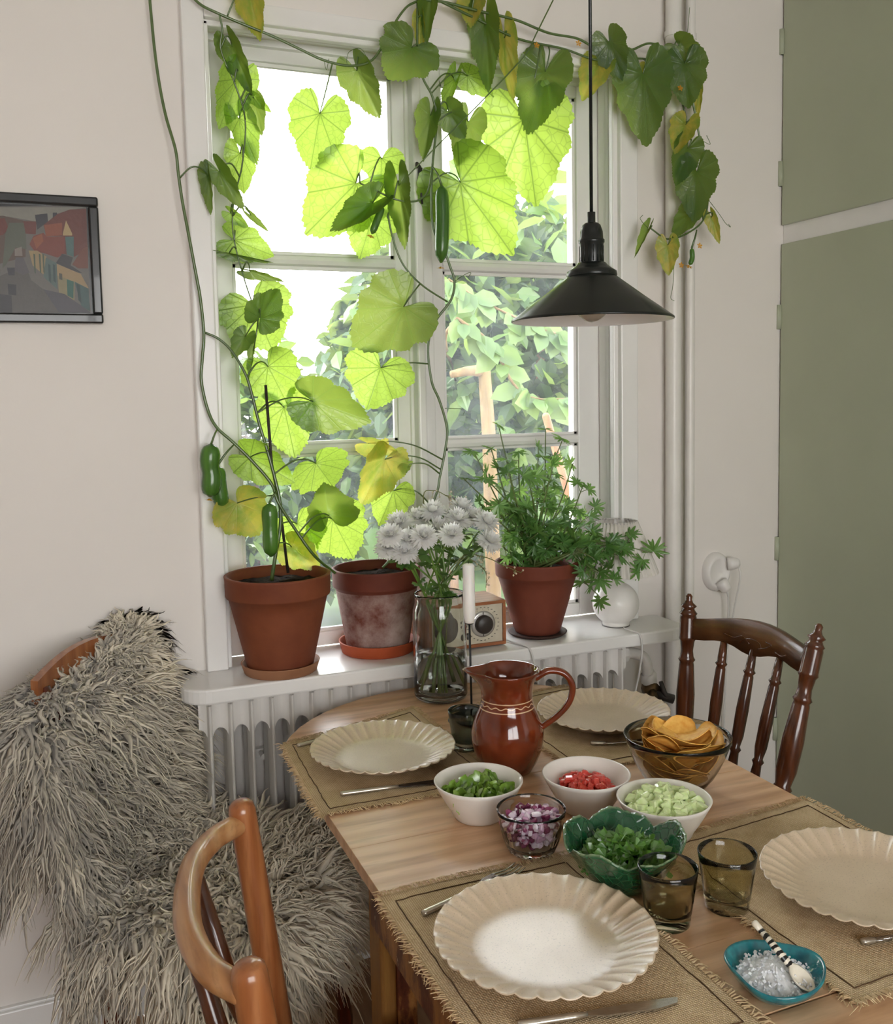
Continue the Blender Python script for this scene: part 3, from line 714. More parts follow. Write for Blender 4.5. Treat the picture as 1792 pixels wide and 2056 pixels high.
lt = [mesh_only('lettuce_shred', *crinkle(.036, .013, s, .4), LET, True) for s in range(5)]+[mesh_only('lettuce_shred', *crinkle(.026, .007, 9+s, .15), LETP, True) for s in range(2)]
heap('lettuce_shred', 'shred of green lettuce lying in the cream bowl', 'lettuce', 'chopped lettuce', lt, BOWLS['lettuce'], .055, TZ+.040, .014, 62, seed=8)
heap('lettuce_shred', 'shred of green lettuce lying in the cream bowl', 'lettuce', 'chopped lettuce', lt, BOWLS['lettuce'], .034, TZ+.026, .012, 20, seed=81)

# ---- pressed glass bowl of red onion
CLEAR = glassy('clear_glass', (.97, .98, .98), 0, 1.45)
def studded(th, i, r, z):
    k = 1 if 2 <= i <= 9 else 0
    return r*(1+.018*k*np.sign(np.cos(24*th+PI*(i % 2)))), z
ob = [(.0001, 0), (.034, 0), (.036, .002)]+[(.0375+.0145*(k/8)**.75, .006+.050*k/8) for k in range(8)]+[(.0530, .060), (.0535, .066), (.0520, .0672), (.0505, .065)]+[(.0500-.0165*(k/6)**1.2, .058-.050*k/6) for k in range(7)]+[(.0001, .008)]
o = mk('glass_bowl', *lathe(ob, 96, (0, 0, 0), studded), CLEAR, world=False); o.location = (.648, -1.004, TZ+.0005)
tag(o, 'small pressed clear glass bowl holding chopped red onion', 'bowl')
ONI = vcol_mat('onion', .25)
def bits(n, c, R, z0, z1, size, cols, seed, top=.012, bev=.2):
    r = np.random.default_rng(seed); VV = []; FF = []; CC = []; k0 = 0
    for k in range(n):
        V, F = chunk(size*r.uniform(.6, 1.4), r.uniform(.6, 1.5), 1, r.uniform(.4, .8), int(r.integers(1e6)), bev)
        q = Matrix.Rotation(r.uniform(0, 6.28), 3, Vector(r.normal(size=3)))
        V = V@np.array(q).T; u = r.uniform(0, 1)**.5; a = r.uniform(0, 6.28); zz = r.uniform(0, 1)**.6
        Rz = R(zz); V = V+np.array([c[0]+u*Rz*math.cos(a), c[1]+u*Rz*math.sin(a), z0+(z1-z0)*zz+top*(1-u*u)*zz])
        VV.append(V); FF += [[i+k0 for i in f] for f in F]; k0 += len(V); CC.append(np.tile(np.array(cols[int(r.integers(len(cols)))]), (len(V), 1)))
    return np.concatenate(VV), FF, np.concatenate(CC)
V, F, C4 = bits(420, (.648, -1.004), lambda t: .030+.016*t, TZ+.013, TZ+.050, .0085, [lin('7A2E52'), lin('9C4A72'), lin('CBA2BC'), lin('E9DAE4'), lin('6A2248'), lin('DCC0D2'), lin('E4D2DE')], 4)
tag(mk('chopped_onion', V, F, ONI, col=C4, smooth=False), 'chopped red onion filling the small glass bowl', 'onion', kind='stuff')

# ---- smoked glass bowl of chips
SMOKE = glassy('smoked_glass', (.80, .78, .72), 0, 1.45)
CC_ = np.array([.985, -.912])
cb = [(.0001, 0), (.030, 0), (.036, .002)]+[(.036+.056*math.sin(PI/2*k/10)**.85, .003+.092*(1-math.cos(PI/2*k/10)) ** .9) for k in range(1, 11)]
cb = [(.0001, 0), (.034, 0), (.040, .003), (.052, .014), (.064, .030), (.074, .048), (.083, .068), (.090, .088), (.0935, .099), (.0925, .1005), (.0908, .099), (.0872, .087), (.0802, .068), (.0712, .049), (.061, .032), (.049, .017), (.036, .008), (.0001, .006)]
o = mk('smoked_glass_bowl', *lathe(cb, 64), SMOKE, world=False); o.location = (*CC_, TZ+.0005); tag(o, 'smoked glass bowl heaped with yellow corn chips', 'bowl')
CHIP = mat('corn_chip', lin('F0C468'), lin('DC9C40'), .6, 90, bump=.5, bdist=.0008)
def chip_mesh(seed):
    r = np.random.default_rng(seed); n = 20; V = []; F = []; rings = (.0, .4, .75, 1); ph = r.uniform(0, 6.28); cu = r.uniform(3, 9)
    for s in (1, -1):
        for q in rings:
            for j in range(n):
                t = 2*PI*j/n; R_ = .033*q*(1+.05*math.sin(2*t+ph)+.03*math.sin(5*t+ph)); x = R_*math.cos(t); y = .88*R_*math.sin(t)
                V.append((x, y, cu*x*x-1.5*y*y+s*.0008))
    m_ = n*len(rings)
    for s in (0, 1):
        for i in range(len(rings)-1):
            for j in range(n):
                f = [s*m_+i*n+j, s*m_+i*n+(j+1) % n, s*m_+(i+1)*n+(j+1) % n, s*m_+(i+1)*n+j]; F.append(f if s == 0 else f[::-1])
    for j in range(n): F.append([(len(rings)-1)*n+j, (len(rings)-1)*n+(j+1) % n, m_+(len(rings)-1)*n+(j+1) % n, m_+(len(rings)-1)*n+j][::-1])
    return np.array(V), F
chs = [mesh_only('corn_chip', *chip_mesh(s), CHIP, True) for s in range(5)]
r = np.random.default_rng(12)
for k in range(54):
    lvl = (k+.5)/54; zz = TZ+.024+.078*lvl; Rb = (.034+.036*min(1, lvl*1.6))*(1 if lvl < .7 else (1-(lvl-.7)*1.9))
    a = k*2.39996+r.normal(0, .3); rad_ = max(.004, Rb*r.uniform(.55, 1.0))
    o = bpy.data.objects.new('corn_chip', chs[k % 5]); COL.objects.link(o); o.location = (CC_[0]+rad_*math.cos(a), CC_[1]+rad_*math.sin(a), zz)
    tilt = .25+.75*rad_/.06*(1-.6*lvl)
    q = Matrix.Rotation(a+PI/2+r.normal(0, .4), 4, 'Z') @ Matrix.Rotation(-tilt+r.normal(0, .22)*(-1 if lvl < .3 else 1), 4, 'X') @ Matrix.Rotation(r.uniform(0, 6.28), 4, 'Z')
    o.rotation_euler = q.to_euler(); tag(o, 'round yellow corn chip in the smoked glass bowl', 'corn chip', 'corn chips')

# ---- green cabbage-leaf bowl with herbs
def majolica():
    b = MatB('green_leaf_glaze'); co = b.coord('Object'); g = b.n('ShaderNodeNewGeometry'); n1 = b.noise(co, 35, 4)
    col = b.ramp(n1, [(.3, lin('1B5A36')), (.7, lin('0C3A22'))])
    col = b.mix(col, lin('B9C79A'), b.ramp(g.outputs['Pointiness'], [(.55, (0,)*3), (.66, (1,)*3)]))
    vo = b.n('ShaderNodeTexVoronoi', feature='DISTANCE_TO_EDGE'); vo.inputs['Scale'].default_value = 75; b.l(co, vo.inputs['Vector'])
    e = b.math('SUBTRACT', 1.0, b.math('DIVIDE', vo.outputs['Distance'], .10), clamp=True)
    col = b.mix(col, lin('2C6A44'), b.math('MULTIPLY', e, .5))
    b.principled(col, .12, normal=b.bump(e, .6, .002), coat=.6); return b.m
LC = np.array([.718, -1.155])
def leaf_rim(th, i, r, z):
    P = lb_prof[i]; k = max(0, (P[1]-.012)/.055); lob = 2*np.abs(np.cos(2.5*th+.45))**.6-1.1
    rib = .012*np.cos(40*th)*k
    return r*(1+.055*k*lob*k+.012*k*np.cos(11*th))*(1+rib*.25), z+k*k*(.009*lob+.004*np.cos(3*th+1.0)+.002*np.cos(10*th))+.0006*k*np.cos(40*th)
lb_prof = [(.0001, .0005), (.036, 0), (.040, .003), (.050, .012), (.060, .024), (.068, .037), (.075, .050), (.081, .060), (.0845, .0645), (.0835, .0665), (.0800, .0640), (.073, .052), (.065, .038), (.056, .026), (.045, .015), (.034, .008), (.0001, .006)]
o = mk('leaf_bowl', *lathe(lb_prof, 160, (0, 0, 0), leaf_rim), majolica(), world=False); o.location = (*LC, TZ+.0035)
tag(o, 'dark green glazed bowl shaped like cabbage leaves holding herbs', 'bowl')
HERB = simple_leaf('herb_leaf', lin('6FA83E'), lin('35702A'), .35, .12)
def herb_leaf():
    V = [(0, 0, 0)]; n = 18
    for j in range(n):
        t = -2.3+4.6*j/(n-1); R_ = .010*(.62+.38*abs(math.cos(2.2*t))+.12*math.cos(9*t)); V.append((R_*math.cos(t)+.004, R_*math.sin(t), .002*math.sin(5*t)))
    return np.array(V), [[0, j, j+1] for j in range(1, n)]
hv, hf = herb_leaf()
r = np.random.default_rng(21); VV = []; FF = []; k0 = 0
for k in range(300):
    u = r.uniform(0, 1)**.55*.056; a = r.uniform(0, 6.28); z = TZ+.036+.026*(1-(u/.06)**2)+r.uniform(-.010, .006)
    q = np.array(Matrix.Rotation(r.uniform(0, 6.28), 3, 'Z') @ Matrix.Rotation(r.normal(0, .6), 3, 'X') @ Matrix.Rotation(r.normal(0, .6), 3, 'Y'))
    V = (hv*r.uniform(.8, 1.7))@q.T+np.array([LC[0]+u*math.cos(a), LC[1]+u*math.sin(a), z]); VV.append(V); FF += [[i+k0 for i in f] for f in hf]; k0 += len(V)
    if k % 5 == 0:
        d = r.normal(size=3); d /= np.linalg.norm(d); p = V[0]; tv, tf = tube([p, p+d*.02], .0008, 4); VV.append(tv); FF += [[i+k0 for i in f] for f in tf]; k0 += len(tv)
tag(mk('chopped_herbs', np.concatenate(VV), FF, HERB, smooth=False), 'chopped dark green herb leaves heaped in the leaf bowl', 'herbs', kind='stuff')

# ---- smoky drinking glasses
SMG = glassy('smoky_green_glass', (.72, .68, .50), 0, 1.45)
SMD = glassy('dark_smoky_glass', (.30, .33, .28), 0, 1.45)
def tumbler(x, y, label, m, R=.0395, rb=.029, H=.080):
    p = [(.0001, 0), (rb-.003, 0), (rb, .003)]+[(rb+(R-rb)*k/6, .004+(H-.005)*k/6) for k in range(1, 7)]+[(R-.001, H), (R-.0022, H-.001)]+[(R-.0024-(R-rb)*k/6, H-.004-(H-.022)*k/6) for k in range(1, 7)]+[(rb*.6, .0165), (.0001, .0155)]
    o = mk('drinking_glass', *lathe(p, 48), m, world=False); o.location = (x, y, TZ+.0005); tag(o, label, 'glass', 'smoky drinking glasses')
tumbler(.716, -1.262, 'smoky brown glass standing against the green leaf bowl', SMG)
tumbler(.812, -1.262, 'smoky green glass touching the plate at the right edge', SMG)
tumbler(.727, -.575, 'dark smoky glass half hidden behind the brown jug', SMD, .0375, .028, .080)

# ---- salt dish and spoon
TURQ = mat('turquoise_glaze', lin('1F8A93'), lin('0E4F5C'), .15, 45, coat=.6, bump=.2)
SC = np.array([.749, -1.427])
def wob(th, i, r, z): return r*(1+.045*np.cos(3*th+.5)+.02*np.cos(5*th)), z+(.0022*np.cos(2*th+1) if i > 3 else 0)
sp_ = [(.0001, .0005), (.030, 0), (.036, .002), (.046, .010), (.053, .019), (.057, .026), (.0560, .0285), (.053, .0265), (.048, .018), (.040, .009), (.028, .006), (.0001, .005)]
o = mk('salt_dish', *lathe(sp_, 64, (0, 0, 0), wob), TURQ, world=False); o.location = (*SC, TZ+.0005); tag(o, 'small wavy turquoise glazed dish holding salt', 'dish')
SALT = vcol_mat('salt', .35, trans=.25)
V, F, C4 = bits(600, SC, lambda t: .024+.023*t, TZ+.011, TZ+.019, .0026, [(.93, .93, .94), (.89, .90, .92), (.96, .96, .96)], 14, .012, 0)
sv, sf_ = lathe([(.0001, .029), (.012, .0275), (.024, .023), (.036, .0175), (.044, .0135)], 40, (*SC, TZ)); sv[:, 2] += rng.normal(0, .0007, len(sv)); q0 = len(V); V = np.concatenate([V, sv]); F = F+[[i+q0 for i in f] for f in sf_]; C4 = np.concatenate([C4, np.full((len(sv), 3), .97)])
tag(mk('salt_flakes', V, F, SALT, col=C4, smooth=False), 'coarse white salt flakes in the turquoise dish', 'salt', kind='stuff')
BONE = mat('bone', lin('E9E2D2'), lin('D6CBB6'), .3, 60, coat=.3)
def striped():
    b = MatB('striped_bone'); co = b.coord('Object'); wv = b.n('ShaderNodeTexWave', wave_type='BANDS', bands_direction='X'); wv.inputs['Scale'].default_value = 44
    wv.inputs['Distortion'].default_value = 2.5; wv.inputs['Detail Scale'].default_value = 2; b.l(co, wv.inputs[0])
    b.principled(b.ramp(wv.outputs['Fac'], [(.47, lin('15120F')), (.53, lin('E4DBC8'))]), .3); return b.m
p0 = at(1512, 1850, z=TZ+.066); p1 = at(1600, 1955, z=TZ+.030)
sp0 = thing('salt_spoon', 'little bone spoon with black and white striped handle', 'spoon', tuple(p1))
d = (p1-p0); L = np.linalg.norm(d); m4 = frame4(Vector(p0)-Vector(p1), d/L, (0, 0, 1))
q = mk('tip', *tube([(0, 0, 0), (.002, 0, 0), (L*.17, 0, 0)], [.0035, .005, .0045], 10, squash=.7), BONE, sp0, world=False); q.matrix_local = m4
q = mk('handle', *tube([(L*.16, 0, 0), (L*.5, 0, 0), (L*.86, 0, 0)], [.0045, .0050, .0052], 12, squash=.7), striped(), sp0, world=False); q.matrix_local = m4
bw = lathe([(.0001, -.007), (.008, -.006), (.0125, -.001), (.013, .001), (.0115, .001), (.007, -.0045), (.0001, -.0055)], 24); bw = (bw[0]*np.array([1.35, 1, 1])+np.array([L*.86+.016, 0, .001]), bw[1])
q = mk('spoon_bowl', *bw, BONE, sp0, world=False); q.matrix_local = m4

# ---- brown glazed jug
def jugmat():
    b = MatB('brown_lead_glaze'); tcn = b.n('ShaderNodeTexCoord'); sp = b.n('ShaderNodeSeparateXYZ'); b.l(tcn.outputs['Object'], sp.inputs[0])
    z = sp.outputs[2]; ang = b.math('ARCTAN2', sp.outputs[1], sp.outputs[0])
    wz = b.math('ADD', z, b.math('MULTIPLY', b.math('SINE', b.math('MULTIPLY', ang, 16.0)), .0016))
    def line(zz, h): return b.math('LESS_THAN', b.math('ABSOLUTE', b.math('SUBTRACT', zz, h)), .0009)
    f = b.math('MAXIMUM', b.math('MAXIMUM', line(z, .1405), line(z, .1250)), line(wz, .1328))
    nz = b.noise(tcn.outputs['Object'], 18, 4)
    col = b.mix(b.ramp(nz, [(.3, lin('7A341A')), (.7, lin('56200D'))]), lin('D8B48C'), f)
    b.principled(col, .10, coat=.7); return b.m
JUG = jugmat(); JC = np.array([.752, -.708])
jug = thing('pottery_jug', 'brown glazed pottery jug with cream wavy stripes and a handle', 'jug', (*JC, TZ))
jp = [(.0001, .001), (.040, 0), (.045, .003), (.055, .020), (.063, .040), (.0675, .060), (.0675, .078), (.063, .096), (.056, .112), (.050, .126), (.0475, .140), (.048, .155), (.0515, .170), (.058, .184), (.0625, .191), (.0615, .1935), (.0595, .192), (.054, .182), (.048, .168), (.0445, .154), (.044, .140), (.047, .124), (.053, .108), (.060, .09), (.060, .06), (.05, .03), (.0001, .012)]
sdir = math.atan2(.379, -.925)
def spout(th, i, r, z):
    P = jp[i]; k = max(0, (P[1]-.150)/.043); dth = np.angle(np.exp(1j*(th-sdir))); g = np.exp(-(dth/.32)**2)
    return r+g*k*k*.020-.006*k*np.exp(-((np.abs(dth)-.75)/.3)**2), z+g*k*.002
mk('body', *lathe(jp, 72, (*JC, TZ+.0005), spout), JUG, jug)
hd = np.array([.925, -.379, 0]); hc = np.array([*JC, TZ])
hp = catmull([hc+hd*.052+np.array([0, 0, .176]), hc+hd*.078+np.array([0, 0, .190]), hc+hd*.107+np.array([0, 0, .184]), hc+hd*.122+np.array([0, 0, .160]), hc+hd*.116+np.array([0, 0, .130]), hc+hd*.094+np.array([0, 0, .104]), hc+hd*.061+np.array([0, 0, .080])], 6)
JUGP = mat('brown_lead_glaze_plain', lin('7A341A'), lin('56200D'), .10, 18, coat=.7)
mk('handle', *tube(hp, np.concatenate([np.linspace(.0095, .0085, 18), np.linspace(.0085, .0075, len(hp)-18)]), 14, squash=.75), JUGP, jug)

# ---- candle on a thin black holder
BLK = mat('black_metal', (.012, .012, .013), (.02, .02, .02), .35, 40)
hc = at(947, 1447, z=TZ); hc[2] = TZ
hol = thing('candle_holder', 'thin black metal candle holder with round foot', 'candle holder', tuple(hc))
ct = at(942, 1252, Y=hc[1])
mk('foot', *lathe([(.0001, 0), (.050, 0), (.052, .002), (.051, .0045), (.048, .005), (.006, .006), (.0001, .006)], 40, hc), BLK, hol)
mk('rod', *tube([hc+np.array([0, 0, .005]), np.array([ct[0], ct[1], ct[2]-.001])], .0024, 10), BLK, hol)
mk('cup', *lathe([(.0001, -.002), (.006, -.0015), (.0085, 0), (.0085, .002), (.0001, .002)], 16, ct), BLK, hol)
WAX = mat('white_wax', (.86, .83, .79), (.83, .80, .76), .35, 12, sss=.3)
top = at(942, 1132, Y=hc[1]); cr_ = wpx(12.5, ct)
cn = thing('taper_candle', 'white candle standing on the thin black holder', 'candle', tuple(ct))
mk('wax', *lathe([(.0001, .002), (cr_*.72, .002), (cr_*.78, .006), (cr_*.98, .020), (cr_, .03), (cr_*.94, top[2]-ct[2]-.003), (cr_*.7, top[2]-ct[2]), (.0001, top[2]-ct[2]+.001)], 24, ct), WAX, cn)
mk('wick', *tube([(ct[0], ct[1], top[2]), (ct[0], ct[1], top[2]+.006)], .0009, 6), BLK, cn)

# ================================================================== on the sill
SZ = .805
def terracotta(name, c1, c2, lime=0.0, seed=0):
    b = MatB(name); co = b.coord('Object'); n1 = b.noise(co, 9, 5); n2 = b.noise(co, 5+seed, 6, .7); n3 = b.noise(co, 120, 3)
    col = b.ramp(n1, [(.3, c1), (.7, c2)])
    if lime:
        sp = b.n('ShaderNodeSeparateXYZ'); tcn = b.n('ShaderNodeTexCoord'); b.l(tcn.outputs['Object'], sp.inputs[0])
        band = b.math('MULTIPLY', b.math('LESS_THAN', sp.outputs[2], .155), 1.0)
        f = b.math('MULTIPLY', b.math('MULTIPLY', b.ramp(n2, [(.36, (0,)*3), (.62, (1,)*3)]), band), lime)
        col = b.mix(col, lin('BFA9A0'), f)
    b.principled(col, .72, normal=b.bump(b.math('ADD', n1, n3), .25, .001)); return b.m
T1 = terracotta('terracotta_warm', lin('824628'), lin('6C341E')); T2 = terracotta('terracotta_limed', lin('6E3220'), lin('582414'), .75, 2)
T3 = terracotta('terracotta_soft', lin('783C28'), lin('662E1E')); TS1 = terracotta('saucer_clay', lin('A87858'), lin('926446')); TS2 = terracotta('saucer_orange', lin('B8552F'), lin('A24723'))
TSD = terracotta('saucer_dark', lin('4A3028'), lin('33211C'))
SOIL = mat('potting_soil', (.010, .007, .005), (.035, .024, .016), 1.0, 70, bump=1.0, bdist=.006, spec=.05)
def pot(label, slabel, c, R, rb, H, rim, m, ms, sr, sh=.022):
    s_ = mk('plant_saucer', *lathe([(.0001, 0), (sr*.9, 0), (sr*.93, .002), (sr, sh-.002), (sr+.001, sh), (sr-.004, sh), (sr-.008, .007), (.0001, .006)], 56, (c[0], c[1], SZ)), ms); tag(s_, slabel, 'saucer')
    z0 = SZ+.0065; k = lambda z: rb+(R*.93-rb)*z/(H-rim)
    t_ = thing('flower_pot', label, 'flower pot', (c[0], c[1], z0))
    p = [(.0001, 0), (rb-.003, 0), (rb, .003)]+[(k(z), z) for z in np.linspace(.01, H-rim, 6)]+[(R*.975, H-rim+.002), (R*.985, H-rim+.006), (R-.001, H-.006), (R, H-.002), (R-.003, H), (R-.008, H-.001), (R-.011, H-.02), (R-.016, H-.05), (rb*.9, .03), (.0001, .02)]
    mk('pot_wall', *lathe(p, 64, (c[0], c[1], z0)), m, t_)
    rs = R-.0125; V, F = lathe([(.0001, H-.020), (rs*.3, H-.021), (rs*.6, H-.020), (rs*.85, H-.023), (rs, H-.027)], 40, (c[0], c[1], z0)); V[:, 2] += rng.normal(0, .0022, len(V))
    mk('soil', V, F, SOIL, t_)
    return np.array([c[0], c[1], z0+H-.02])
soil1 = pot('largest terracotta pot on the left end of the sill', 'pale clay saucer under the leftmost pot', (.463, -.085), .1235, .075, .226, .052, T1, TS1, .091, .024)
soil2 = pot('lime-stained terracotta pot in the middle of the sill', 'bright orange clay saucer under the lime-stained pot', (.727, -.015), .1115, .077, .208, .048, T2, TS2, .098, .030)
soil3 = pot('terracotta pot holding the feathery green plant', 'flat dark saucer under the feathery plant pot', (1.165, -.045), .112, .060, .192, .040, T3, TSD, .078, .008)

# ---- table radio
def radio_face():
    b = MatB('radio_face_panel'); b.principled(b.ramp(b.noise(b.coord('Object'), 40, 3), [(.3, lin('CFC6B2')), (.7, lin('C4BAA4'))]), .4); return b.m
CHERRY = wood('cherry_veneer', lin('B27A52'), lin('A06440'), lin('83492B'), .35, 'X', 5, 12)
rx0, rx1, ry0, ry1, rz0, rz1 = .825, 1.037, -.118, .010, SZ+.004, SZ+.118
rd = thing('table_radio', 'small wooden table radio with large dark tuning knob', 'radio', ((rx0+rx1)/2, (ry0+ry1)/2, SZ))
tk = .008
mk('cabinet', *join([box(rx0, rx1, ry0, ry1, rz0, rz0+tk, .001), box(rx0, rx1, ry0, ry1, rz1-tk, rz1, .001), box(rx0, rx0+tk, ry0, ry1, rz0+tk, rz1-tk, .0008), box(rx1-tk, rx1, ry0, ry1, rz0+tk, rz1-tk, .0008), box(rx0+tk, rx1-tk, ry0+.02, ry1-.002, rz0+tk, rz1-tk)]), CHERRY, rd, smooth=False)
RF = radio_face(); fy = ry0+.006
mk('face_panel', *box(rx0+tk, rx1-tk, fy, fy+.012, rz0+tk, rz1-tk), RF, rd, smooth=False)
DARKP = mat('dark_plastic', (.035, .028, .026), (.045, .035, .03), .4, 40); ALU = mat('satin_aluminium', (.62, .60, .57), (.55, .53, .5), .35, 50, metal=.7)
kx, kz = rx1-.062, (rz0+rz1)/2
def disc(r0, y0, y1, x, z, m_, nm, dome=0):
    V, F = lathe([(.0001, y1-y0+dome), (r0*.8, y1-y0+dome*.6), (r0, (y1-y0)*.7), (r0, 0)], 40); V = np.stack([x+V[:, 0], y1-V[:, 2]+0*V[:, 0], z+V[:, 1]], 1)
    return mk(nm, V, F, m_, rd)
disc(.0335, fy-.003, fy, kx, kz, ALU, 'dial_ring'); disc(.0235, fy-.016, fy-.003, kx, kz, DARKP, 'tuning_knob', .001)
disc(.008, fy-.008, fy, rx0+.107, rz0+.030, DARKP, 'volume_knob'); disc(.0028, fy-.003, fy, rx0+.103, rz0+.055, DARKP, 'button'); disc(.0028, fy-.003, fy, rx0+.103, rz0+.065, DARKP, 'button')
P = []
for a in np.linspace(0, 2*PI, 26, endpoint=False):
    x = kx+.0435*math.cos(a); z = kz+.0425*math.sin(a); P.append(box(x-.0022, x+.0022, fy-.0006, fy, z-.0007, z+.0007))
for a in np.linspace(.3, PI-.3, 7): x = kx+.038*math.cos(a); z = kz+.038*math.sin(a); P.append(box(x-.0006, x+.0006, fy-.0006, fy, z-.001, z+.001))
P += [box(kx-.001, kx+.001, fy-.0036, fy-.003, kz+.024, kz+.031), box(kx-.001, kx+.001, fy-.0036, fy-.003, kz-.031, kz-.024)]
mk('scale_marks', *join(P), mat('ink', (.05, .045, .04), rough=.6), rd, smooth=False)
GRILLE = mat('radio_grille', (.10, .09, .08), (.14, .12, .10), .6, 200)
V, F = lathe([(.0001, .002), (.036, .002), (.037, 0)], 40); V = np.stack([rx0+.052+V[:, 0], fy-V[:, 2], kz+V[:, 1]], 1); mk('speaker_grille', V, F, GRILLE, rd)
for x in (rx0+.02, rx1-.02):
    for y in (ry0+.02, ry1-.02): mk('foot', *lathe([(.0001, 0), (.006, 0), (.006, .005), (.0001, .005)], 12, (x, y, SZ)), DARKP, rd)
CORD = mat('white_cord', (.72, .70, .67), (.66, .64, .61), .45, 30)
cdp = catmull([(1.036, -.05, .83), (1.05, -.075, .812), (1.06, -.11, .8085), (1.072, -.15, .8085), (1.078, -.172, .800), (1.085, -.176, .77), (1.10, -.172, .70), (1.12, -.165, .55), (1.13, -.15, .30)], 7)
mk('power_cord', *tube(cdp, .0026, 8), CORD, rd)

# ---- ceramic lamp with pleated shade
lc = np.array([1.400, -.060, SZ])
lp = thing('table_lamp', 'white round ceramic table lamp with pleated fabric shade', 'lamp', tuple(lc))
CER = mat('white_ceramic', (.82, .79, .75), (.79, .76, .72), .32, 30, bump=.05); FAB = MatB('pleated_fabric')
_df = FAB.n('ShaderNodeBsdfDiffuse'); _tl = FAB.n('ShaderNodeBsdfTranslucent'); _c = FAB.ramp(FAB.noise(FAB.coord('Object'), 90, 3), [(.3, (.84, .80, .75)), (.7, (.80, .76, .70))]); FAB.l(_c, _df.inputs[0]); FAB.l(_c, _tl.inputs[0])
_m = FAB.n('ShaderNodeMixShader'); _m.inputs[0].default_value = .22; FAB.l(_df.outputs[0], _m.inputs[1]); FAB.l(_tl.outputs[0], _m.inputs[2]); FAB.l(_m.outputs[0], FAB.out.inputs[0]); FAB = FAB.m
R_ = .0635
bpz = [(.0001, .001), (.036, 0), (.037, .006)]+[(R_*math.sin(t), .061-R_*math.cos(t)*.96) for t in np.linspace(.62, PI-.30, 16)]+[(.014, .126), (.014, .15), (.0001, .15)]
mk('lamp_base', *lathe(bpz, 48, lc), CER, lp); mk('base_felt', *lathe([(.0001, .0), (.0375, .0), (.0375, .002), (.0001, .002)], 32, lc), DARKP, lp)
def pleat(th, i, r, z): return r*(1+.045*np.cos(38*th)), z
shp = [(.112, .148), (.098, .185), (.078, .240), (.058, .290), (.0575, .290), (.0775, .240), (.0975, .185), (.1115, .148)]
mk('lamp_shade', *lathe(shp, 38*6, lc, pleat), FAB, lp)
mk('shade_ring', *lathe([(.057, .286), (.0585, .286), (.0585, .290), (.057, .290)], 40, lc, closed=True), ALU, lp)
mk('socket', *lathe([(.0001, .15), (.013, .15), (.013, .20), (.0001, .20)], 20, lc), WHITE, lp); mk('bulb', *lathe([(.0001, .262), (.012, .258), (.022, .24), (.022, .228), (.012, .205), (.0001, .20)], 20, lc), mat('frosted_bulb', (.85, .84, .8), rough=.3), lp)
mk('power_cord', *tube(catmull([(1.385, -.122, .812), (1.392, -.145, .8095), (1.402, -.166, .806), (1.407, -.173, .79), (1.408, -.175, .76), (1.404, -.168, .70), (1.395, -.155, .60), (1.40, -.14, .35)], 6), .0026, 8), CORD, lp)

# ---- vase of white chrysanthemums (on the table, against the sill)
VC = np.array([.803, -.248, TZ+.0005])
VG = glassy('vase_glass', (.95, .975, .96), 0, 1.45)
vp = [(.0001, 0), (.045, 0), (.0515, .004), (.0535, .012), (.0535, .06), (.0535, .15), (.0535, .200), (.0525, .212), (.0495, .222), (.0485, .232), (.0495, .242), (.0505, .246), (.0490, .248), (.0475, .245), (.0463, .233), (.0473, .221), (.0503, .210), (.0513, .19), (.0513, .1), (.0513, .022), (.047, .014), (.0001, .013)]
vp = [(a_*1.17 if a_ > .001 else a_, b_q) for a_, b_q in vp]
o = mk('glass_vase', *lathe(vp, 56, VC), VG); tag(o, 'tall clear glass vase half full of water', 'vase')
WAT = glassy('water', (.97, 1.0, .985), 0, 1.33)
wv_ = mk('vase_water', *lathe([(.0001, .0145), (.0538, .0155), (.0592, .024), (.0592, .105), (.0001, .105)], 48, VC), WAT, o)
LETR = mat('grey_print', (.12, .12, .12), rough=.6); P = []
for k, wd in enumerate((.0022, .0016, .0024, .0012, .002, .0016, .0022, .0014)):
    a = -1.97+k*.058; x = VC[0]+.0630*math.cos(a); y = VC[1]+.0630*math.sin(a); P.append(box(x-wd/2, x+wd/2, y-.0003, y+.0003, VC[2]+.0475, VC[2]+.0490))
mk('print_line', *join(P), LETR, o, smooth=False)
PET = simple_leaf('white_petal', (.95, .945, .935), (.92, .915, .90), .55, .02)
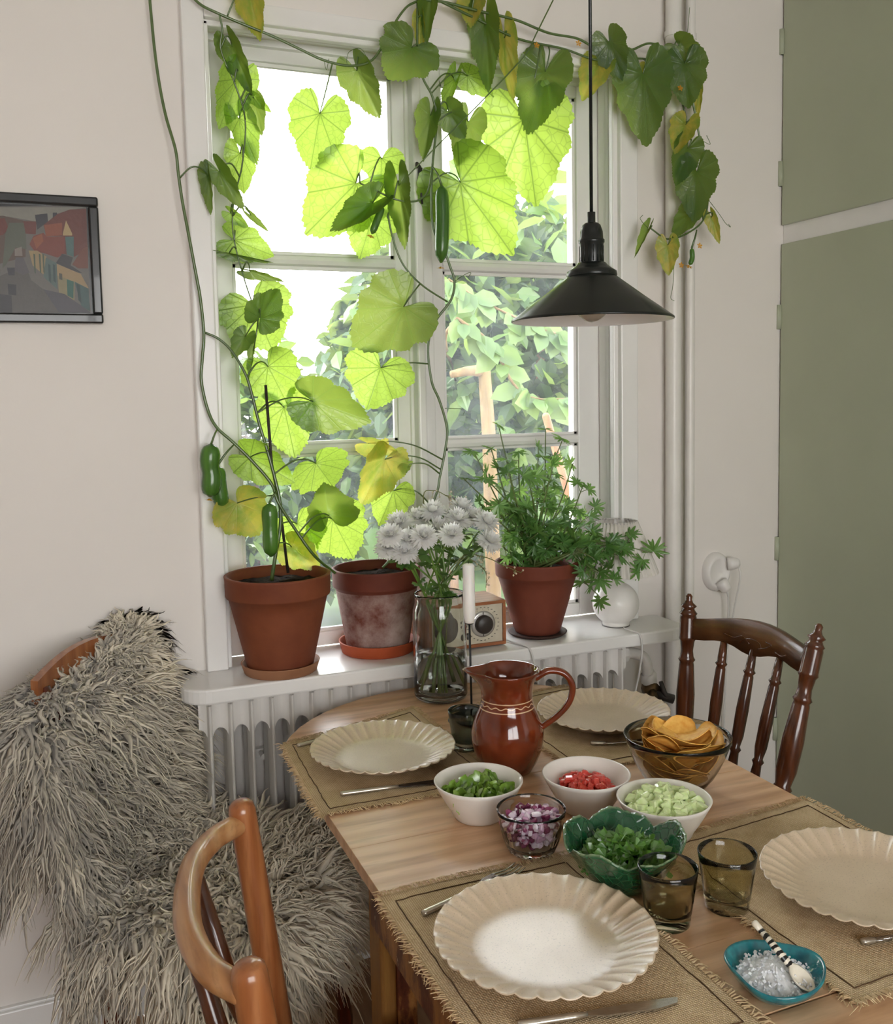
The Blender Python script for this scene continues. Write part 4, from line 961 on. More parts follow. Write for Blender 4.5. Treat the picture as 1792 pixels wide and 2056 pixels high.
# petals should stay white when lit from behind
for nd in PET.node_tree.nodes:
    if nd.type == 'MIX' and nd.inputs[0].is_linked is False: nd.inputs[0].default_value = 0.0
EYE = mat('flower_eye', lin('C9C58A'), lin('A9A860'), .8, 200); STEM = simple_leaf('flower_stem', lin('7CA044'), lin('587E34'), .2, .1)
def mum(seed):
    r = np.random.default_rng(seed); VV = []; FF = []; k0 = 0
    for ring, (n, el, L, r0) in enumerate(((30, -.25, .030, .004), (30, .0, .032, .004), (30, .25, .031, .004), (28, .48, .029, .004), (24, .72, .026, .003), (20, .95, .022, .003), (14, 1.2, .017, .002), (9, 1.42, .013, .001))):
        for k in range(n):
            a = 2*PI*(k+.5*(ring % 2))/n+r.normal(0, .05); e = el+r.normal(0, .09); l_ = L*r.uniform(.88, 1.1); cu = r.uniform(.1, .6)
            for s in range(4):
                t = s/3; x = r0+l_*t; ee = e+cu*(t-.3)*(.7 if ring > 2 else -.35); wd = .0027*(.45+.9*math.sin(PI*(.15+.75*t)))*(1 if s < 3 else .5)
                c = np.array([x*math.cos(ee), 0, x*math.sin(ee)])
                for v in (-1, 1): VV.append((c[0]*math.cos(a)-v*wd*math.sin(a), c[0]*math.sin(a)+v*wd*math.cos(a), c[2]+.0006*abs(v)))
            for s in range(3): FF.append([k0+2*s, k0+2*s+1, k0+2*s+3, k0+2*s+2])
            k0 += 8
    return np.array(VV), FF
mums = [mesh_only('petals', *mum(s), PET, True) for s in range(3)]
ev, ef = lathe([(.0001, .0045), (.003, .004), (.0045, .002), (.005, -.004), (.003, -.008), (.0001, -.009)], 12); eyeM = mesh_only('flower_eye', ev, ef, EYE, True)
def div_leaf(n_l=7, depth_=.55, sec=.22, R0=1.0):
    V = [(0, 0, 0)]; n = n_l*12
    for j in range(n+1):
        t = -2.45+4.9*j/n; lob = abs(math.cos(t*n_l/4.9*PI/1.0)); R_ = R0*(1-depth_+depth_*lob**.7)*(1-.10*abs(t)/2.45)*(1+sec*math.cos(t*n_l*3*PI/4.9))
        V.append((R_*math.cos(t)*.9+.12, R_*math.sin(t), .10*math.sin(3*t)-.12*R_*R_))
    return np.array(V), [[0, j, j+1] for j in range(1, n+1)]
BL = simple_leaf('bouquet_leaf', lin('4F7A34'), lin('2C5422'), .35, .08)
blM = mesh_only('leaf', *div_leaf(5, .45, .12), BL)
HEADS = [(783, 1075), (800, 1052), (840, 1042), (815, 1085), (778, 1100), (850, 1078), (885, 1035), (880, 1062), (918, 1045), (945, 1040), (905, 1075), (975, 1050), (982, 1088), (812, 1108), (925, 1020), (868, 1028)]
ORD = ['leftmost', 'second', 'third', 'fourth', 'fifth', 'sixth', 'seventh', 'eighth', 'ninth', 'tenth', 'eleventh', 'twelfth', 'thirteenth', 'fourteenth', 'fifteenth', 'rightmost']
MUML = {}
for k_, i_ in enumerate(sorted(range(len(HEADS)), key=lambda q_: HEADS[q_][0])): MUML[i_] = (ORD[k_]+' of all') if k_ in (0, 15) else (ORD[k_]+' counted from the left')
for i, (hx, hy) in enumerate(HEADS):
    r = np.random.default_rng(60+i); Yh = -.25+(-.085 if hy > 1070 else .0)+r.uniform(-.03, .03)+(.05 if hy < 1045 else 0)
    hpnt = at(hx, hy, Y=Yh); fl_ = thing('chrysanthemum', 'white chrysanthemum bloom in the glass vase, '+MUML[i], 'flower', tuple(VC+np.array([0, 0, .018])), group='white chrysanthemums')
    dirv = hpnt-(VC+np.array([0, 0, .22])); dirv /= np.linalg.norm(dirv); up_ = Vector(dirv)*.7+Vector((0, -.55, .55)); 
    m = frame4(Vector(hpnt), up_.orthogonal(), up_) @ Matrix.Rotation(r.uniform(0, 6), 4, 'Z') @ Matrix.Scale(r.uniform(.92, 1.12)*.92, 4)
    inst(mums[i % 3], 'petals', fl_, m); inst(eyeM, 'flower_eye', fl_, m)
    a = r.uniform(0, 6.28); foot = VC+np.array([.042*math.cos(a), .042*math.sin(a), .024]); nk = VC+np.array([-.030*math.cos(a), -.030*math.sin(a), .235])
    sp = catmull([foot, (foot+nk)/2+np.array([0, 0, .01]), nk, nk*.35+hpnt*.65+np.array([0, 0, .012]), hpnt-dirv*.008], 6)
    mk('stem', *tube(sp, .0021 if i % 3 else .003, 7), STEM, fl_)
    for q in range(4):
        k = int(len(sp)*r.uniform(.55, .88)); d = Vector((r.normal(), r.normal()-.4, r.normal()*.4)); 
        inst(blM, 'leaf', fl_, frame4(Vector(sp[k])+d.normalized()*.008, d, (r.normal()*.4, r.normal()*.4-.3, 1)) @ Matrix.Scale(r.uniform(.016, .030), 4))
SPG = simple_leaf('sprig', lin('8C8A5A'), lin('6E7A40'), .2, .05); BUD = mat('sprig_bud', lin('D9CFB4'), lin('B9AE8E'), .6, 150)
for i, (path, nb) in enumerate(([(930, 1110), (965, 1120), (1000, 1130), (1040, 1145)], 7), ) if False else enumerate([([(925, 1120), (970, 1118), (1010, 1135), (1045, 1150)], 7), ([(925, 1125), (955, 1130), (975, 1150), (975, 1180)], 6), ([(850, 1010), (870, 985), (905, 1000), (940, 1010)], 6)]):
    r = np.random.default_rng(90+i); pts = [VC+np.array([.01*i-.01, .01, .03]), VC+np.array([.012*(i-1), -.01, .235])]+[at(x, y, Y=-.29+.02*k if i < 2 else -.14) for k, (x, y) in enumerate(path)]
    sg = thing('filler_sprig', ['thin budded sprig reaching right past the candle', 'thin budded sprig drooping beside the candle', 'thin green sprig rising behind the white blooms'][i], 'sprig', tuple(pts[0])); sp = catmull(pts, 6)
    mk('stem', *tube(sp, np.linspace(.0018, .0008, len(sp)), 6), SPG, sg)
    for k in range(nb*2):
        j = len(sp)-1-int(r.integers(0, 14)); d = np.array([r.normal(), r.normal()-.3, r.normal()-.2]); d = d/np.linalg.norm(d)*r.uniform(.008, .020)
        V, F = tube([sp[j], sp[j]+d], [.0007, .0005], 5); V2, F2 = lathe([(.0001, -.003), (.0022, -.001), (.0024, .001), (.0001, .003)], 8, sp[j]+d); 
        b_ = mk('bud_stalk', V, F, SPG, sg); mk('bud', V2, F2, BUD, b_)

# ================================================================== feathery potted pelargonium
GL1 = simple_leaf('feathery_leaf', lin('6E9E52'), lin('44763A'), .42, .06)
glM = mesh_only('leaf', *div_leaf(7, .60, .24), GL1)
pg = thing('feathery_pelargonium', 'bushy green plant with finely cut leaves in a terracotta pot', 'plant', tuple(soil3), group=None)
PST = simple_leaf('pelargonium_stem', lin('7A8A4C'), lin('56683A'), .1, .08)
tips = [(1000, 852), (1095, 862), (1130, 880), (1150, 930), (1170, 975), (1190, 1020), (950, 905), (985, 900), (1040, 905), (1080, 900), (1110, 935), (1020, 950), (975, 960), (1140, 1000), (1060, 960), (1000, 1010), (1100, 1010), (1150, 1060), (960, 1010), (1030, 1060), (1080, 1070), (1120, 1090), (1010, 1095), (1175, 1095), (930, 960), (1195, 1060), (1060, 1020), (1130, 1050)]
trail = [(1215, 1095), (1270, 1090), (1310, 1110), (1240, 1115), (1285, 1150), (1200, 1150), (1205, 1200), (1230, 1165), (1255, 1100), (1190, 1120)]
r = np.random.default_rng(5); nl = 0
for i, (x, y) in enumerate(tips+trail):
    tr_ = i >= len(tips); Yt = -.17+r.uniform(-.02, .03) if tr_ else r.uniform(-.17, .05)
    tp = at(x, y, Y=Yt); b0 = soil3+np.array([r.normal(0, .018), r.normal(0, .018), 0])
    if tr_: mid = [soil3+np.array([.06, -.08, .045]), soil3*.35+tp*.65+np.array([0, 0, .035])]
    else: mid = [b0*.55+tp*.45+np.array([r.normal(0, .012), r.normal(0, .012), .015])]
    sp = catmull([b0]+mid+[tp], 6); st = mk('stem', *tube(sp, np.linspace(.0034, .0014, len(sp)), 6), PST, pg)
    nlv = (5 if tr_ else 8)
    for q in range(nlv):
        f = 1.0 if q == 0 else r.uniform(.5 if tr_ else .30, .98); k = int(f*(len(sp)-1)); d = np.array([r.normal(), r.normal()-.5, r.normal()*.7+.1]); d /= np.linalg.norm(d)
        off = d*(.004 if q == 0 else r.uniform(.015, .035)); pnt = sp[k]+off
        if q: mk('petiole', *tube([sp[k], pnt], .0009, 4, caps=False), PST, st)
        nrm = Vector((r.normal()*.5, -.55+r.normal()*.4, .75+r.normal()*.3))
        inst(glM, 'leaf', pg, frame4(Vector(pnt), d, nrm) @ Matrix.Scale(r.uniform(.022, .034)*(1.12 if tr_ else 1), 4)); nl += 1

# ================================================================== cucumber vines in the window
LG = leaf_mat('cucumber_leaf', lin('34661C'), lin('215016'), lin('5E8A36'), .52, .07, vw=.5)
LB = leaf_mat('backlit_cucumber_leaf', lin('8FBC3E'), lin('6CA630'), lin('2F6A14'), .68, .05, vw=.75)  # same leaf seen against the window, its backlit glow put into a paler colour
LY = leaf_mat('yellowing_leaf', lin('8FA83C'), lin('6E9432'), lin('B7B45A'), .5, .05, yellow=lin('C9B24C'))
VST = simple_leaf('vine_stem', lin('5E7A34'), lin('3E5A24'), .15, .12)
HALF = [(0.0, 0.0), (-.10, .06), (-.24, .10), (-.36, .22), (-.36, .36), (-.27, .50), (-.14, .60), (.02, .655), (.10, .66), (.17, .60), (.24, .565), (.33, .585), (.42, .575), (.49, .50), (.55, .42), (.64, .37), (.74, .31), (.84, .22), (.93, .10), (1.0, 0.0)]
def leaf_blade(seed):
    r = np.random.default_rng(seed)
    h = catmull([np.array([a, b, 0]) for a, b in HALF], 3)[:, :2]; n = len(h)
    # serrated margin, deeper between the veins
    t = np.array([((-1)**i)*.016 for i in range(n)]); t[0] = t[-1] = 0
    rad_ = 1+t+r.normal(0, .012, n); h = h*rad_[:, None]
    o = np.concatenate([h, np.stack([h[::-1, 0], -h[::-1, 1]], 1)[1:-1]]); return o
def leaf_geo(A, T, W, cup, roll, seed, wave=.05):
    """A petiole joint, T tip, W full width (m); cup folds the halves along the midrib"""
    A = np.asarray(A); T = np.asarray(T); L = np.linalg.norm(T-A); x = (T-A)/L; view = A-CAM; view /= np.linalg.norm(view)
    y = np.cross(view, x); y /= np.linalg.norm(y); z = np.cross(x, y)
    if z[1] > 0 and False: z = -z
    c, s = math.cos(roll), math.sin(roll); y, z = y*c+z*s, z*c-y*s
    o = leaf_blade(seed); rings = (.30, .62, .85, 1.0); V = [(0, 0, 0)]; UV = [(0, 0)]; n = len(o); sw = (W/2)/.66
    r = np.random.default_rng(seed+500); p1, p2 = r.uniform(0, 6.28, 2)
    for q in rings:
        for (u, v) in o*q:
            rr = math.hypot(u, v); th = math.atan2(v, u)
            w_ = -cup*abs(v)**1.3*sw-.10*L*max(0, u)**2*(1 if cup < 2 else .3)+wave*L*rr*rr*math.sin(3*th+p1)+.02*L*q*math.sin(11*th+p2)*rr
            V.append((u*L, v*sw/(math.sqrt(1+(.6*cup)**2)) if cup < .9 else v*sw*.85, w_)); UV.append((u, v))
    F = [[0, 1+j, 1+(j+1) % n] for j in range(n)]
    for i in range(len(rings)-1):
        for j in range(n): a = 1+i*n+j; b = 1+i*n+(j+1) % n; F.append([a, a+n, b+n, b])
    V = np.array(V); V = A+V[:, :1]*x+V[:, 1:2]*y+V[:, 2:3]*z
    return V, F, UV
def path3(pts, k=6):
    """pts: (px, py, Y)"""
    return catmull([at(x, y, Y=Y) for x, y, Y in pts], k)
v2 = thing('cucumber_vine', 'long cucumber vine climbing the left wall and along the window top', 'plant', tuple(soil2))
v1 = thing('cucumber_vine', 'shorter cucumber vine tied to the dark stake in the leftmost pot', 'plant', tuple(soil1))
s1 = path3([(672, 1150, -.05), (632, 1117, -.10), (592, 1062, -.10), (558, 1008, -.10), (545, 972, -.09), (510, 930, -.08), (470, 890, -.07), (434, 857, -.06), (416, 820, -.05), (404, 765, -.05), (406, 720, -.05), (409, 670, -.05), (402, 600, -.05), (395, 560, -.05), (382, 490, -.05), (366, 405, -.045), (358, 350, -.045), (352, 300, -.045), (332, 230, -.035), (316, 145, -.03), (305, 48, -.03), (301, -30, -.03), (320, -90, -.03), (352, -60, -.04), (392, 0, -.05), (440, 28, -.06), (545, 72, -.06), (600, 98, -.06), (650, 121, -.06), (700, 132, -.06), (742, 124, -.06), (768, 92, -.06), (790, 50, -.06), (815, 15, -.06), (838, 2, -.06)])
s3 = path3([(768, 1140, -.02), (800, 1105, -.02), (850, 1045, -.02), (876, 990, -.02), (882, 960, -.02), (893, 905, -.02), (897, 860, -.02), (882, 805, -.02), (866, 765, -.02), (859, 695, -.02), (874, 645, -.02), (905, 602, -.03), (912, 565, -.03), (903, 535, -.03), (892, 505, -.03), (870, 460, -.03), (866, 400, -.03), (868, 330, -.03), (876, 245, -.03), (868, 195, -.04), (848, 155, -.05), (838, 100, -.06), (838, 2, -.06)])
s4 = path3([(838, 2, -.06), (885, 3, -.06), (960, 22, -.06), (1035, 40, -.06), (1100, 66, -.06), (1160, 78, -.06), (1210, 104, -.06), (1262, 102, -.07), (1305, 87, -.07), (1345, 108, -.08), (1375, 150, -.09), (1392, 215, -.09), (1405, 280, -.09), (1420, 330, -.09), (1421, 400, -.09), (1411, 442, -.09), (1380, 468, -.09), (1340, 480, -.09), (1305, 458, -.09)])
s5 = path3([(885, 3, -.06), (960, 40, -.05), (1040, 78, -.05), (1130, 98, -.05), (1205, 122, -.06), (1290, 118, -.07), (1350, 140, -.08), (1362, 180, -.09), (1375, 230, -.09), (1383, 280, -.09)])
s6 = path3([(1110, 0, -.07), (1075, 70, -.07), (1050, 115, -.07), (960, 210, -.06), (870, 300, -.05), (800, 372, -.04)], 4)
s7 = path3([(838, 2, -.06), (770, 140, -.03), (800, 200, -.03), (843, 228, -.03), (868, 240, -.03)])
s8 = path3([(868, 330, -.03), (860, 380, -.04), (840, 402, -.045), (810, 404, -.045), (780, 395, -.04), (750, 380, -.03), (722, 368, -.02)])
s9 = path3([(782, 405, -.04), (780, 440, -.03), (795, 500, -.03), (815, 540, -.03), (850, 575, -.03), (898, 606, -.03)])
s10 = path3([(440, 28, -.06), (446, 60, -.05), (442, 92, -.04), (452, 126, -.035), (470, 165, -.03), (492, 240, -.02), (486, 330, -.015), (470, 400, -.015), (468, 470, -.01), (490, 560, -.01), (518, 640, -.02)])
s2 = path3([(545, 1165, -.085), (552, 1120, -.09), (562, 1060, -.09), (562, 1010, -.09), (552, 962, -.085), (535, 900, -.08), (520, 850, -.075), (505, 790, -.07), (492, 750, -.065), (465, 705, -.055), (438, 680, -.05), (412, 668, -.048)])
for s_, r0, r1 in ((s1, .0036, .0028), (s3, .0034, .0030), (s4, .0036, .0022), (s5, .0034, .0022), (s6, .0018, .0014), (s8, .0026, .0022), (s9, .0026, .0022), (s10, .0022, .0016)):
    mk('stem', *tube(s_, np.linspace(r0, r1, len(s_)), 8), VST, v2)
mk('stem', *tube(s2, np.linspace(.0046, .0026, len(s2)), 8), VST, v1)
allS = {0: np.concatenate([s1, s3, s4, s5, s8, s9, s10]), 1: s2}
def proj(P):
    P = np.asarray(P)-CAM; c = P@FWD; return np.stack([FPX*(P@RIGHT)/c+CX, -FPX*(P@UP)/c+CY], -1)
projS = {k: proj(v) for k, v in allS.items()}
# (attach px, tip px, width px, Y at attach, Y change to tip, cup, roll, kind, plant)
G, B_, Y_ = LG, LB, LY
LEAVES = [
 ((500, -18), (524, 84), 74, -.05, 0, .8, .2, Y_, 0), ((466, 94), (512, 192), 62, -.03, 0, 1.0, .3, G, 0), ((478, 158), (437, 262), 84, -.02, .01, .3, -.2, B_, 0), ((508, 196), (545, 226), 26, -.02, 0, .6, 0, B_, 0),
 ((512, 208), (527, 274), 46, -.01, 0, .5, .2, G, 0), ((480, 238), (515, 332), 66, -.01, .01, .5, -.2, B_, 0), ((482, 308), (490, 392), 66, .02, 0, .1, 0, B_, 0), ((418, 354), (429, 434), 34, -.04, 0, 1.2, .5, G, 0),
 ((440, 344), (492, 422), 52, -.03, 0, .7, .2, G, 0), ((463, 428), (500, 455), 34, -.01, 0, .6, .4, B_, 0), ((503, 432), (540, 466), 16, -.01, 0, .8, 0, G, 0), ((470, 482), (548, 512), 84, .02, 0, .1, .1, B_, 0), ((460, 508), (548, 524), 22, -.01, 0, 1.0, .9, G, 0),
 ((502, 545), (572, 560), 28, -.01, 0, .9, .6, G, 0), ((522, 638), (560, 582), 82, -.03, .02, .3, .2, G, 0), ((508, 612), (548, 706), 158, .02, 0, .1, 0, B_, 0), ((492, 676), (466, 720), 48, -.02, 0, .5, .2, G, 0), ((508, 705), (500, 778), 18, -.02, 0, 1.0, .6, G, 0),
 ((538, 736), (578, 812), 122, -.02, .02, .2, .1, B_, 1), ((628, 806), (744, 846), 118, -.03, -.02, .35, .2, G, 1), ((570, 818), (592, 918), 128, .0, .02, .15, 0, B_, 1), ((502, 918), (590, 966), 92, -.05, 0, .5, .2, B_, 1), ((634, 930), (668, 976), 138, -.03, .02, .5, .1, B_, 1),
 ((772, 922), (720, 1014), 96, -.01, .02, .7, -.3, Y_, 0), ((790, 985), (762, 1054), 98, .0, .02, .3, .1, B_, 0), ((476, 1010), (520, 1072), 122, -.06, .02, .5, .1, Y_, 1), ((596, 1052), (622, 1118), 120, -.02, .02, .2, 0, B_, 1), ((668, 1042), (708, 1120), 132, -.01, .02, .3, -.1, B_, 0), ((660, 1035), (648, 968), 120, -.03, 0, .8, .2, G, 0),
 ((585, 1098), (642, 1140), 78, -.02, 0, .3, .2, Y_, 1), ((778, 1095), (808, 1122), 40, -.02, 0, .3, 0, B_, 0), ((738, 890), (800, 905), 50, -.01, 0, .7, .5, Y_, 0), ((806, 940), (828, 926), 26, -.02, 0, .8, .2, G, 0),
 ((826, 96), (776, 164), 132, -.07, 0, .2, .1, G, 0), ((866, -30), (858, 98), 56, -.06, 0, 1.3, .2, G, 0), ((846, 44), (852, 120), 34, -.055, 0, .9, .5, Y_, 0), ((716, 142), (764, 238), 84, -.02, .02, .7, .2, G, 0), ((642, 228), (622, 344), 128, .03, 0, .15, 0, B_, 0),
 ((714, 368), (612, 474), 178, -.005, .02, .2, .1, B_, 0), ((766, 318), (764, 378), 94, -.01, 0, .2, 0, B_, 0), ((748, 408), (664, 470), 74, -.03, .01, .8, .4, G, 0), ((746, 440), (722, 520), 112, .0, .02, .2, 0, B_, 0), ((800, 372), (814, 502), 62, -.035, 0, 1.2, .1, G, 0),
 ((864, 232), (852, 328), 58, -.02, 0, .8, .3, G, 0), ((900, 224), (934, 280), 66, -.03, 0, .4, .1, G, 0), ((940, 244), (918, 334), 78, -.01, .01, .3, 0, G, 0), ((912, 158), (888, 244), 36, .0, 0, .8, .4, B_, 0), ((938, 152), (990, 192), 56, -.02, 0, .4, .2, B_, 0), ((974, 44), (984, 190), 72, -.05, .01, .7, .2, G, 0),
 ((1012, 76), (1026, 212), 50, -.04, .01, .8, -.3, Y_, 0), ((1094, 144), (1058, 276), 118, -.05, .01, .35, .1, G, 0), ((1052, 238), (1076, 414), 196, -.01, .02, .15, 0, B_, 0), ((924, 366), (1028, 506), 196, -.005, .02, .15, .1, B_, 0), ((952, -12), (946, 58), 74, -.05, 0, .6, .3, Y_, 0),
 ((1202, 130), (1168, 206), 72, -.05, .01, .5, .2, Y_, 0), ((1222, 84), (1250, 162), 76, -.08, 0, .4, .1, G, 0), ((1290, 148), (1298, 298), 122, -.09, 0, .3, 0, G, 0), ((1304, 128), (1330, 160), 60, -.07, 0, .5, .3, Y_, 0), ((1362, 92), (1410, 132), 66, -.10, 0, .3, .2, G, 0), ((1374, 128), (1382, 220), 92, -.11, 0, .35, -.1, G, 0), ((1404, 182), (1402, 236), 24, -.09, 0, .9, .3, Y_, 0),
 ((1376, 250), (1354, 312), 62, -.10, 0, .5, .2, Y_, 0), ((1380, 298), (1354, 376), 66, -.10, 0, .4, -.2, G, 0), ((1398, 344), (1396, 450), 92, -.12, -.01, .35, .1, G, 0), ((1386, 428), (1348, 484), 52, -.10, 0, .5, .2, G, 0), ((1340, 492), (1342, 554), 50, -.10, 0, .4, .1, Y_, 0), ((1428, 436), (1446, 488), 30, -.09, 0, .7, .3, Y_, 0), ((1300, 462), (1274, 524), 22, -.09, 0, 1.2, .5, G, 0),
 ((810, 616), (704, 700), 170, -.03, .02, .2, .1, G, 0), ((764, 738), (736, 822), 146, -.015, .02, .2, 0, B_, 0),
]
for i, (a, t, W, Y, dy, cup, roll, m_, pl_) in enumerate(LEAVES):
    A = at(*a, Y=Y); T = at(*t, Y=Y+dy); vn = (v2, v1)[pl_]
    V, F, UV = leaf_geo(A, T, wpx(W, A), cup, roll, 100+i)
    lf = mk('leaf', V, F, m_, vn, uv=UV)
    d = np.linalg.norm(projS[pl_]-np.array(a), axis=1)+np.where(projS[pl_][:, 1] > a[1]+60, 60, 0); k = int(np.argmin(d)); P0 = allS[pl_][k]
    bend = np.array([0, -.012, .020 if P0[2] < A[2] else .006])
    if np.linalg.norm(P0-A) > .006: mk('petiole', *tube(catmull([P0, P0*.6+A*.4+bend, P0*.25+A*.75+bend*.8, A], 5), np.linspace(.0021, .0014, 16), 6), VST, lf)
# cucumbers
CSK = MatB('cucumber_skin'); _co = CSK.coord('Object', (1, 1, .06)); _n = CSK.noise(_co, 45, 3); _n2 = CSK.noise(CSK.coord('Object'), 160, 2)
CSK.principled(CSK.ramp(_n, [(.35, lin('527F2E')), (.65, lin('345E1E'))]), .26, normal=CSK.bump(_n2, .25, .001), coat=.35); CSK = CSK.m
PETL = simple_leaf('yellow_petal', lin('E9A93A'), lin('D98F2A'), .4, .03)
def flower_mesh(c, s=.010, nrm=(0, -.3, -1), parent=None):
    V = []; F = []
    for k in range(5):
        a = 2*PI*k/5; d = np.array([math.cos(a), math.sin(a)]); p = np.array([-d[1], d[0]]); b = len(V)
        for (r_, w_, z) in ((.1, .08, 0), (.6, .32, .35), (1.0, .05, .30)):
            for q in (-1, 1): V.append((*(d*r_+p*w_*q), z))
        F += [[b, b+1, b+3, b+2], [b+2, b+3, b+5, b+4]]
    m = frame4(Vector(c), Vector(nrm).orthogonal(), nrm); V = [(m @ Vector(np.array(v)*s))[:] for v in V]
    return mk('blossom', V, F, PETL, parent)
def cuke(pts, w0, Y, plant, bulge=None, hang=None, flower=True):
    P = catmull([at(x, y, Y=Y) for x, y in pts], 6); R0 = wpx(w0, P[0])/2; n = len(P); t = np.linspace(0, 1, n)
    pr = np.sqrt(np.clip(1-(2*t-1)**6, 0.02, 1)); pr *= (1 if bulge is None else 1-bulge*np.exp(-((t-.48)/.16)**2))
    c_ = mk('cucumber', *tube(P, R0*pr, 20), CSK, plant)
    if hang: mk('stalk', *tube(catmull([at(*hang, Y=Y+.01), (at(*hang, Y=Y)+P[0])/2+np.array([0, -.004, .004]), P[0]], 4), np.linspace(.0018, .003, 9), 6), VST, c_)
    if flower: flower_mesh(P[-1]+(P[-1]-P[-2])*.5, .011, tuple(P[-1]-P[-4]), c_)
cuke([(424, 891), (421, 930), (425, 960), (421, 998)], 41, -.075, v2, .12, (436, 862))
cuke([(436, 935), (438, 975), (446, 1018)], 34, -.06, v2, None, (470, 892), False)
cuke([(540, 1010), (542, 1060), (544, 1118)], 33, -.105, v1, .08, (556, 985), False)
cuke([(886, 372), (888, 440), (885, 528)], 29, -.05, v2, None, (868, 335))
cuke([(768, 414), (757, 442), (746, 470)], 15, -.05, v2, None, (784, 405))
cuke([(1388, 498), (1389, 518), (1384, 532)], 10, -.10, v2, None, (1398, 462))
for (x, y, Y) in ((1160, 88, -.07), (1076, 92, -.07), (1403, 494, -.10), (1364, 178, -.11), (1366, 533, -.1)): flower_mesh(at(x, y, Y=Y), .009, (0, -1, .2), v2)
# tendrils
for pts in ([(1345, 500, -.1), (1352, 540, -.1), (1350, 575, -.1), (1346, 598, -.1), (1353, 604, -.1)], [(1300, 458, -.09), (1285, 440, -.09), (1290, 432, -.09)], [(1421, 400, -.09), (1445, 432, -.09), (1456, 448, -.09), (1466, 456, -.09), (1462, 450, -.09)], [(1405, 280, -.09), (1425, 290, -.09), (1418, 272, -.09)], [(650, 121, -.06), (655, 140, -.055), (660, 118, -.055)], [(740, 124, -.06), (724, 98, -.055), (700, 105, -.055), (697, 128, -.05), (712, 132, -.05)], [(1375, 150, -.09), (1372, 100, -.09), (1380, 60, -.09), (1384, 15, -.09)], [(893, 820, -.02), (930, 822, -.01), (928, 836, -.01)], [(912, 565, -.03), (935, 550, -.02), (945, 548, -.02), (938, 558, -.02)]):
    mk('tendril', *tube(path3(pts, 5), .0008, 5), VST, v2)
STK = mat('dark_stake', (.02, .014, .01), (.04, .03, .02), .6, 60)
sk = thing('plant_stake', 'thin dark stake standing in the leftmost pot', 'stake', tuple(soil1))
mk('rod', *tube([at(578, 1150, Y=-.07), at(562, 1020, Y=-.075), at(545, 930, Y=-.078), at(533, 773, Y=-.08)], .0034, 8), STK, sk)
for (x, y) in ((562, 1012), (541, 905)): mk('tie', *tube(catmull([at(x-5, y, Y=-.085), at(x, y+1, Y=-.095), at(x+5, y, Y=-.085), at(x, y-1, Y=-.072), at(x-5, y, Y=-.085)], 3), .001, 5), STK, sk)

# ================================================================== pendant lamp
LYp = -.90; pc = at(1188, 642, Y=LYp); pc = np.array([pc[0], LYp, 0]); Rl = wpx(162, at(1188, 642, Y=LYp))
zz = lambda y: float(at(1184, y, Y=LYp)[2])
zr, zt = zz(640)-.002, zz(553)
pd = thing('pendant_lamp', 'black metal cone pendant lamp hanging on a black cord', 'lamp', (pc[0], pc[1], zr))
SH = mat('black_enamel', (.007, .009, .008), (.010, .012, .010), .27, 30, spec=.45); SHI = mat('white_enamel', (.80, .78, .77), (.78, .76, .75), .3, 30)
rt = wpx(46, at(1184, 553, Y=LYp))
mk('shade', *lathe([(rt, zt), (rt+(Rl-rt)*.5, zt+(zr-zt)*.5), (Rl*.985, zr+.003), (Rl, zr+.001), (Rl, zr-.001), (Rl*.99, zr-.0015)], 72, pc), SH, pd)
mk('shade_lining', *lathe([(rt*.9, zt-.003), (rt+(Rl-rt)*.5-.002, zt+(zr-zt)*.5-.002), (Rl*.985, zr+.0005), (Rl*.99, zr-.0014)], 72, pc), SHI, pd)
q = lambda px: wpx(px, at(1184, 500, Y=LYp))/2
mk('collar', *lathe([(rt*.9, zt-.004), (rt+.003, zt-.003), (rt+.004, zt), (rt+.003, zt+.006), (rt-.004, zz(540)), (q(66), zz(534)), (q(56), zz(528)), (.0001, zz(527))], 40, pc), SH, pd)
mk('lamp_holder', *lathe([(q(46), zz(532)), (q(48), zz(490)), (q(52), zz(487)), (q(52), zz(482)), (q(47), zz(480)), (q(45), zz(465)), (q(36), zz(452)), (q(26), zz(448)), (.0001, zz(447))], 32, pc), SH, pd)
for k in range(16):
    a = 2*PI*k/16; x = pc[0]+q(47)*math.cos(a); y = pc[1]+q(47)*math.sin(a); mk('rib', *tube([(x, y, zz(526)), (x, y, zz(494))], .0009, 5), SH, pd)
mk('cord_grip', *lathe([(q(16), zz(449)), (q(16), zz(426)), (.0001, zz(425))], 20, pc), SH, pd)
mk('cord', *tube([(pc[0], pc[1], zz(428)), (pc[0], pc[1], RZ1)], q(7), 8), SH, pd)
bz = zr-.004
mk('bulb', *lathe([(.0001, bz), (.012, bz+.003), (.022, bz+.012), (.0255, bz+.024), (.022, bz+.038), (.014, bz+.052), (.0125, bz+.07), (.0001, bz+.07)], 28, pc), glassy('bulb_glass', (.95, .95, .94), .05), pd)
mk('ceiling_rose', *lathe([(.05, RZ1-.002), (.048, RZ1-.02), (.02, RZ1-.04), (.0001, RZ1-.042)], 28, pc), SH, pd)

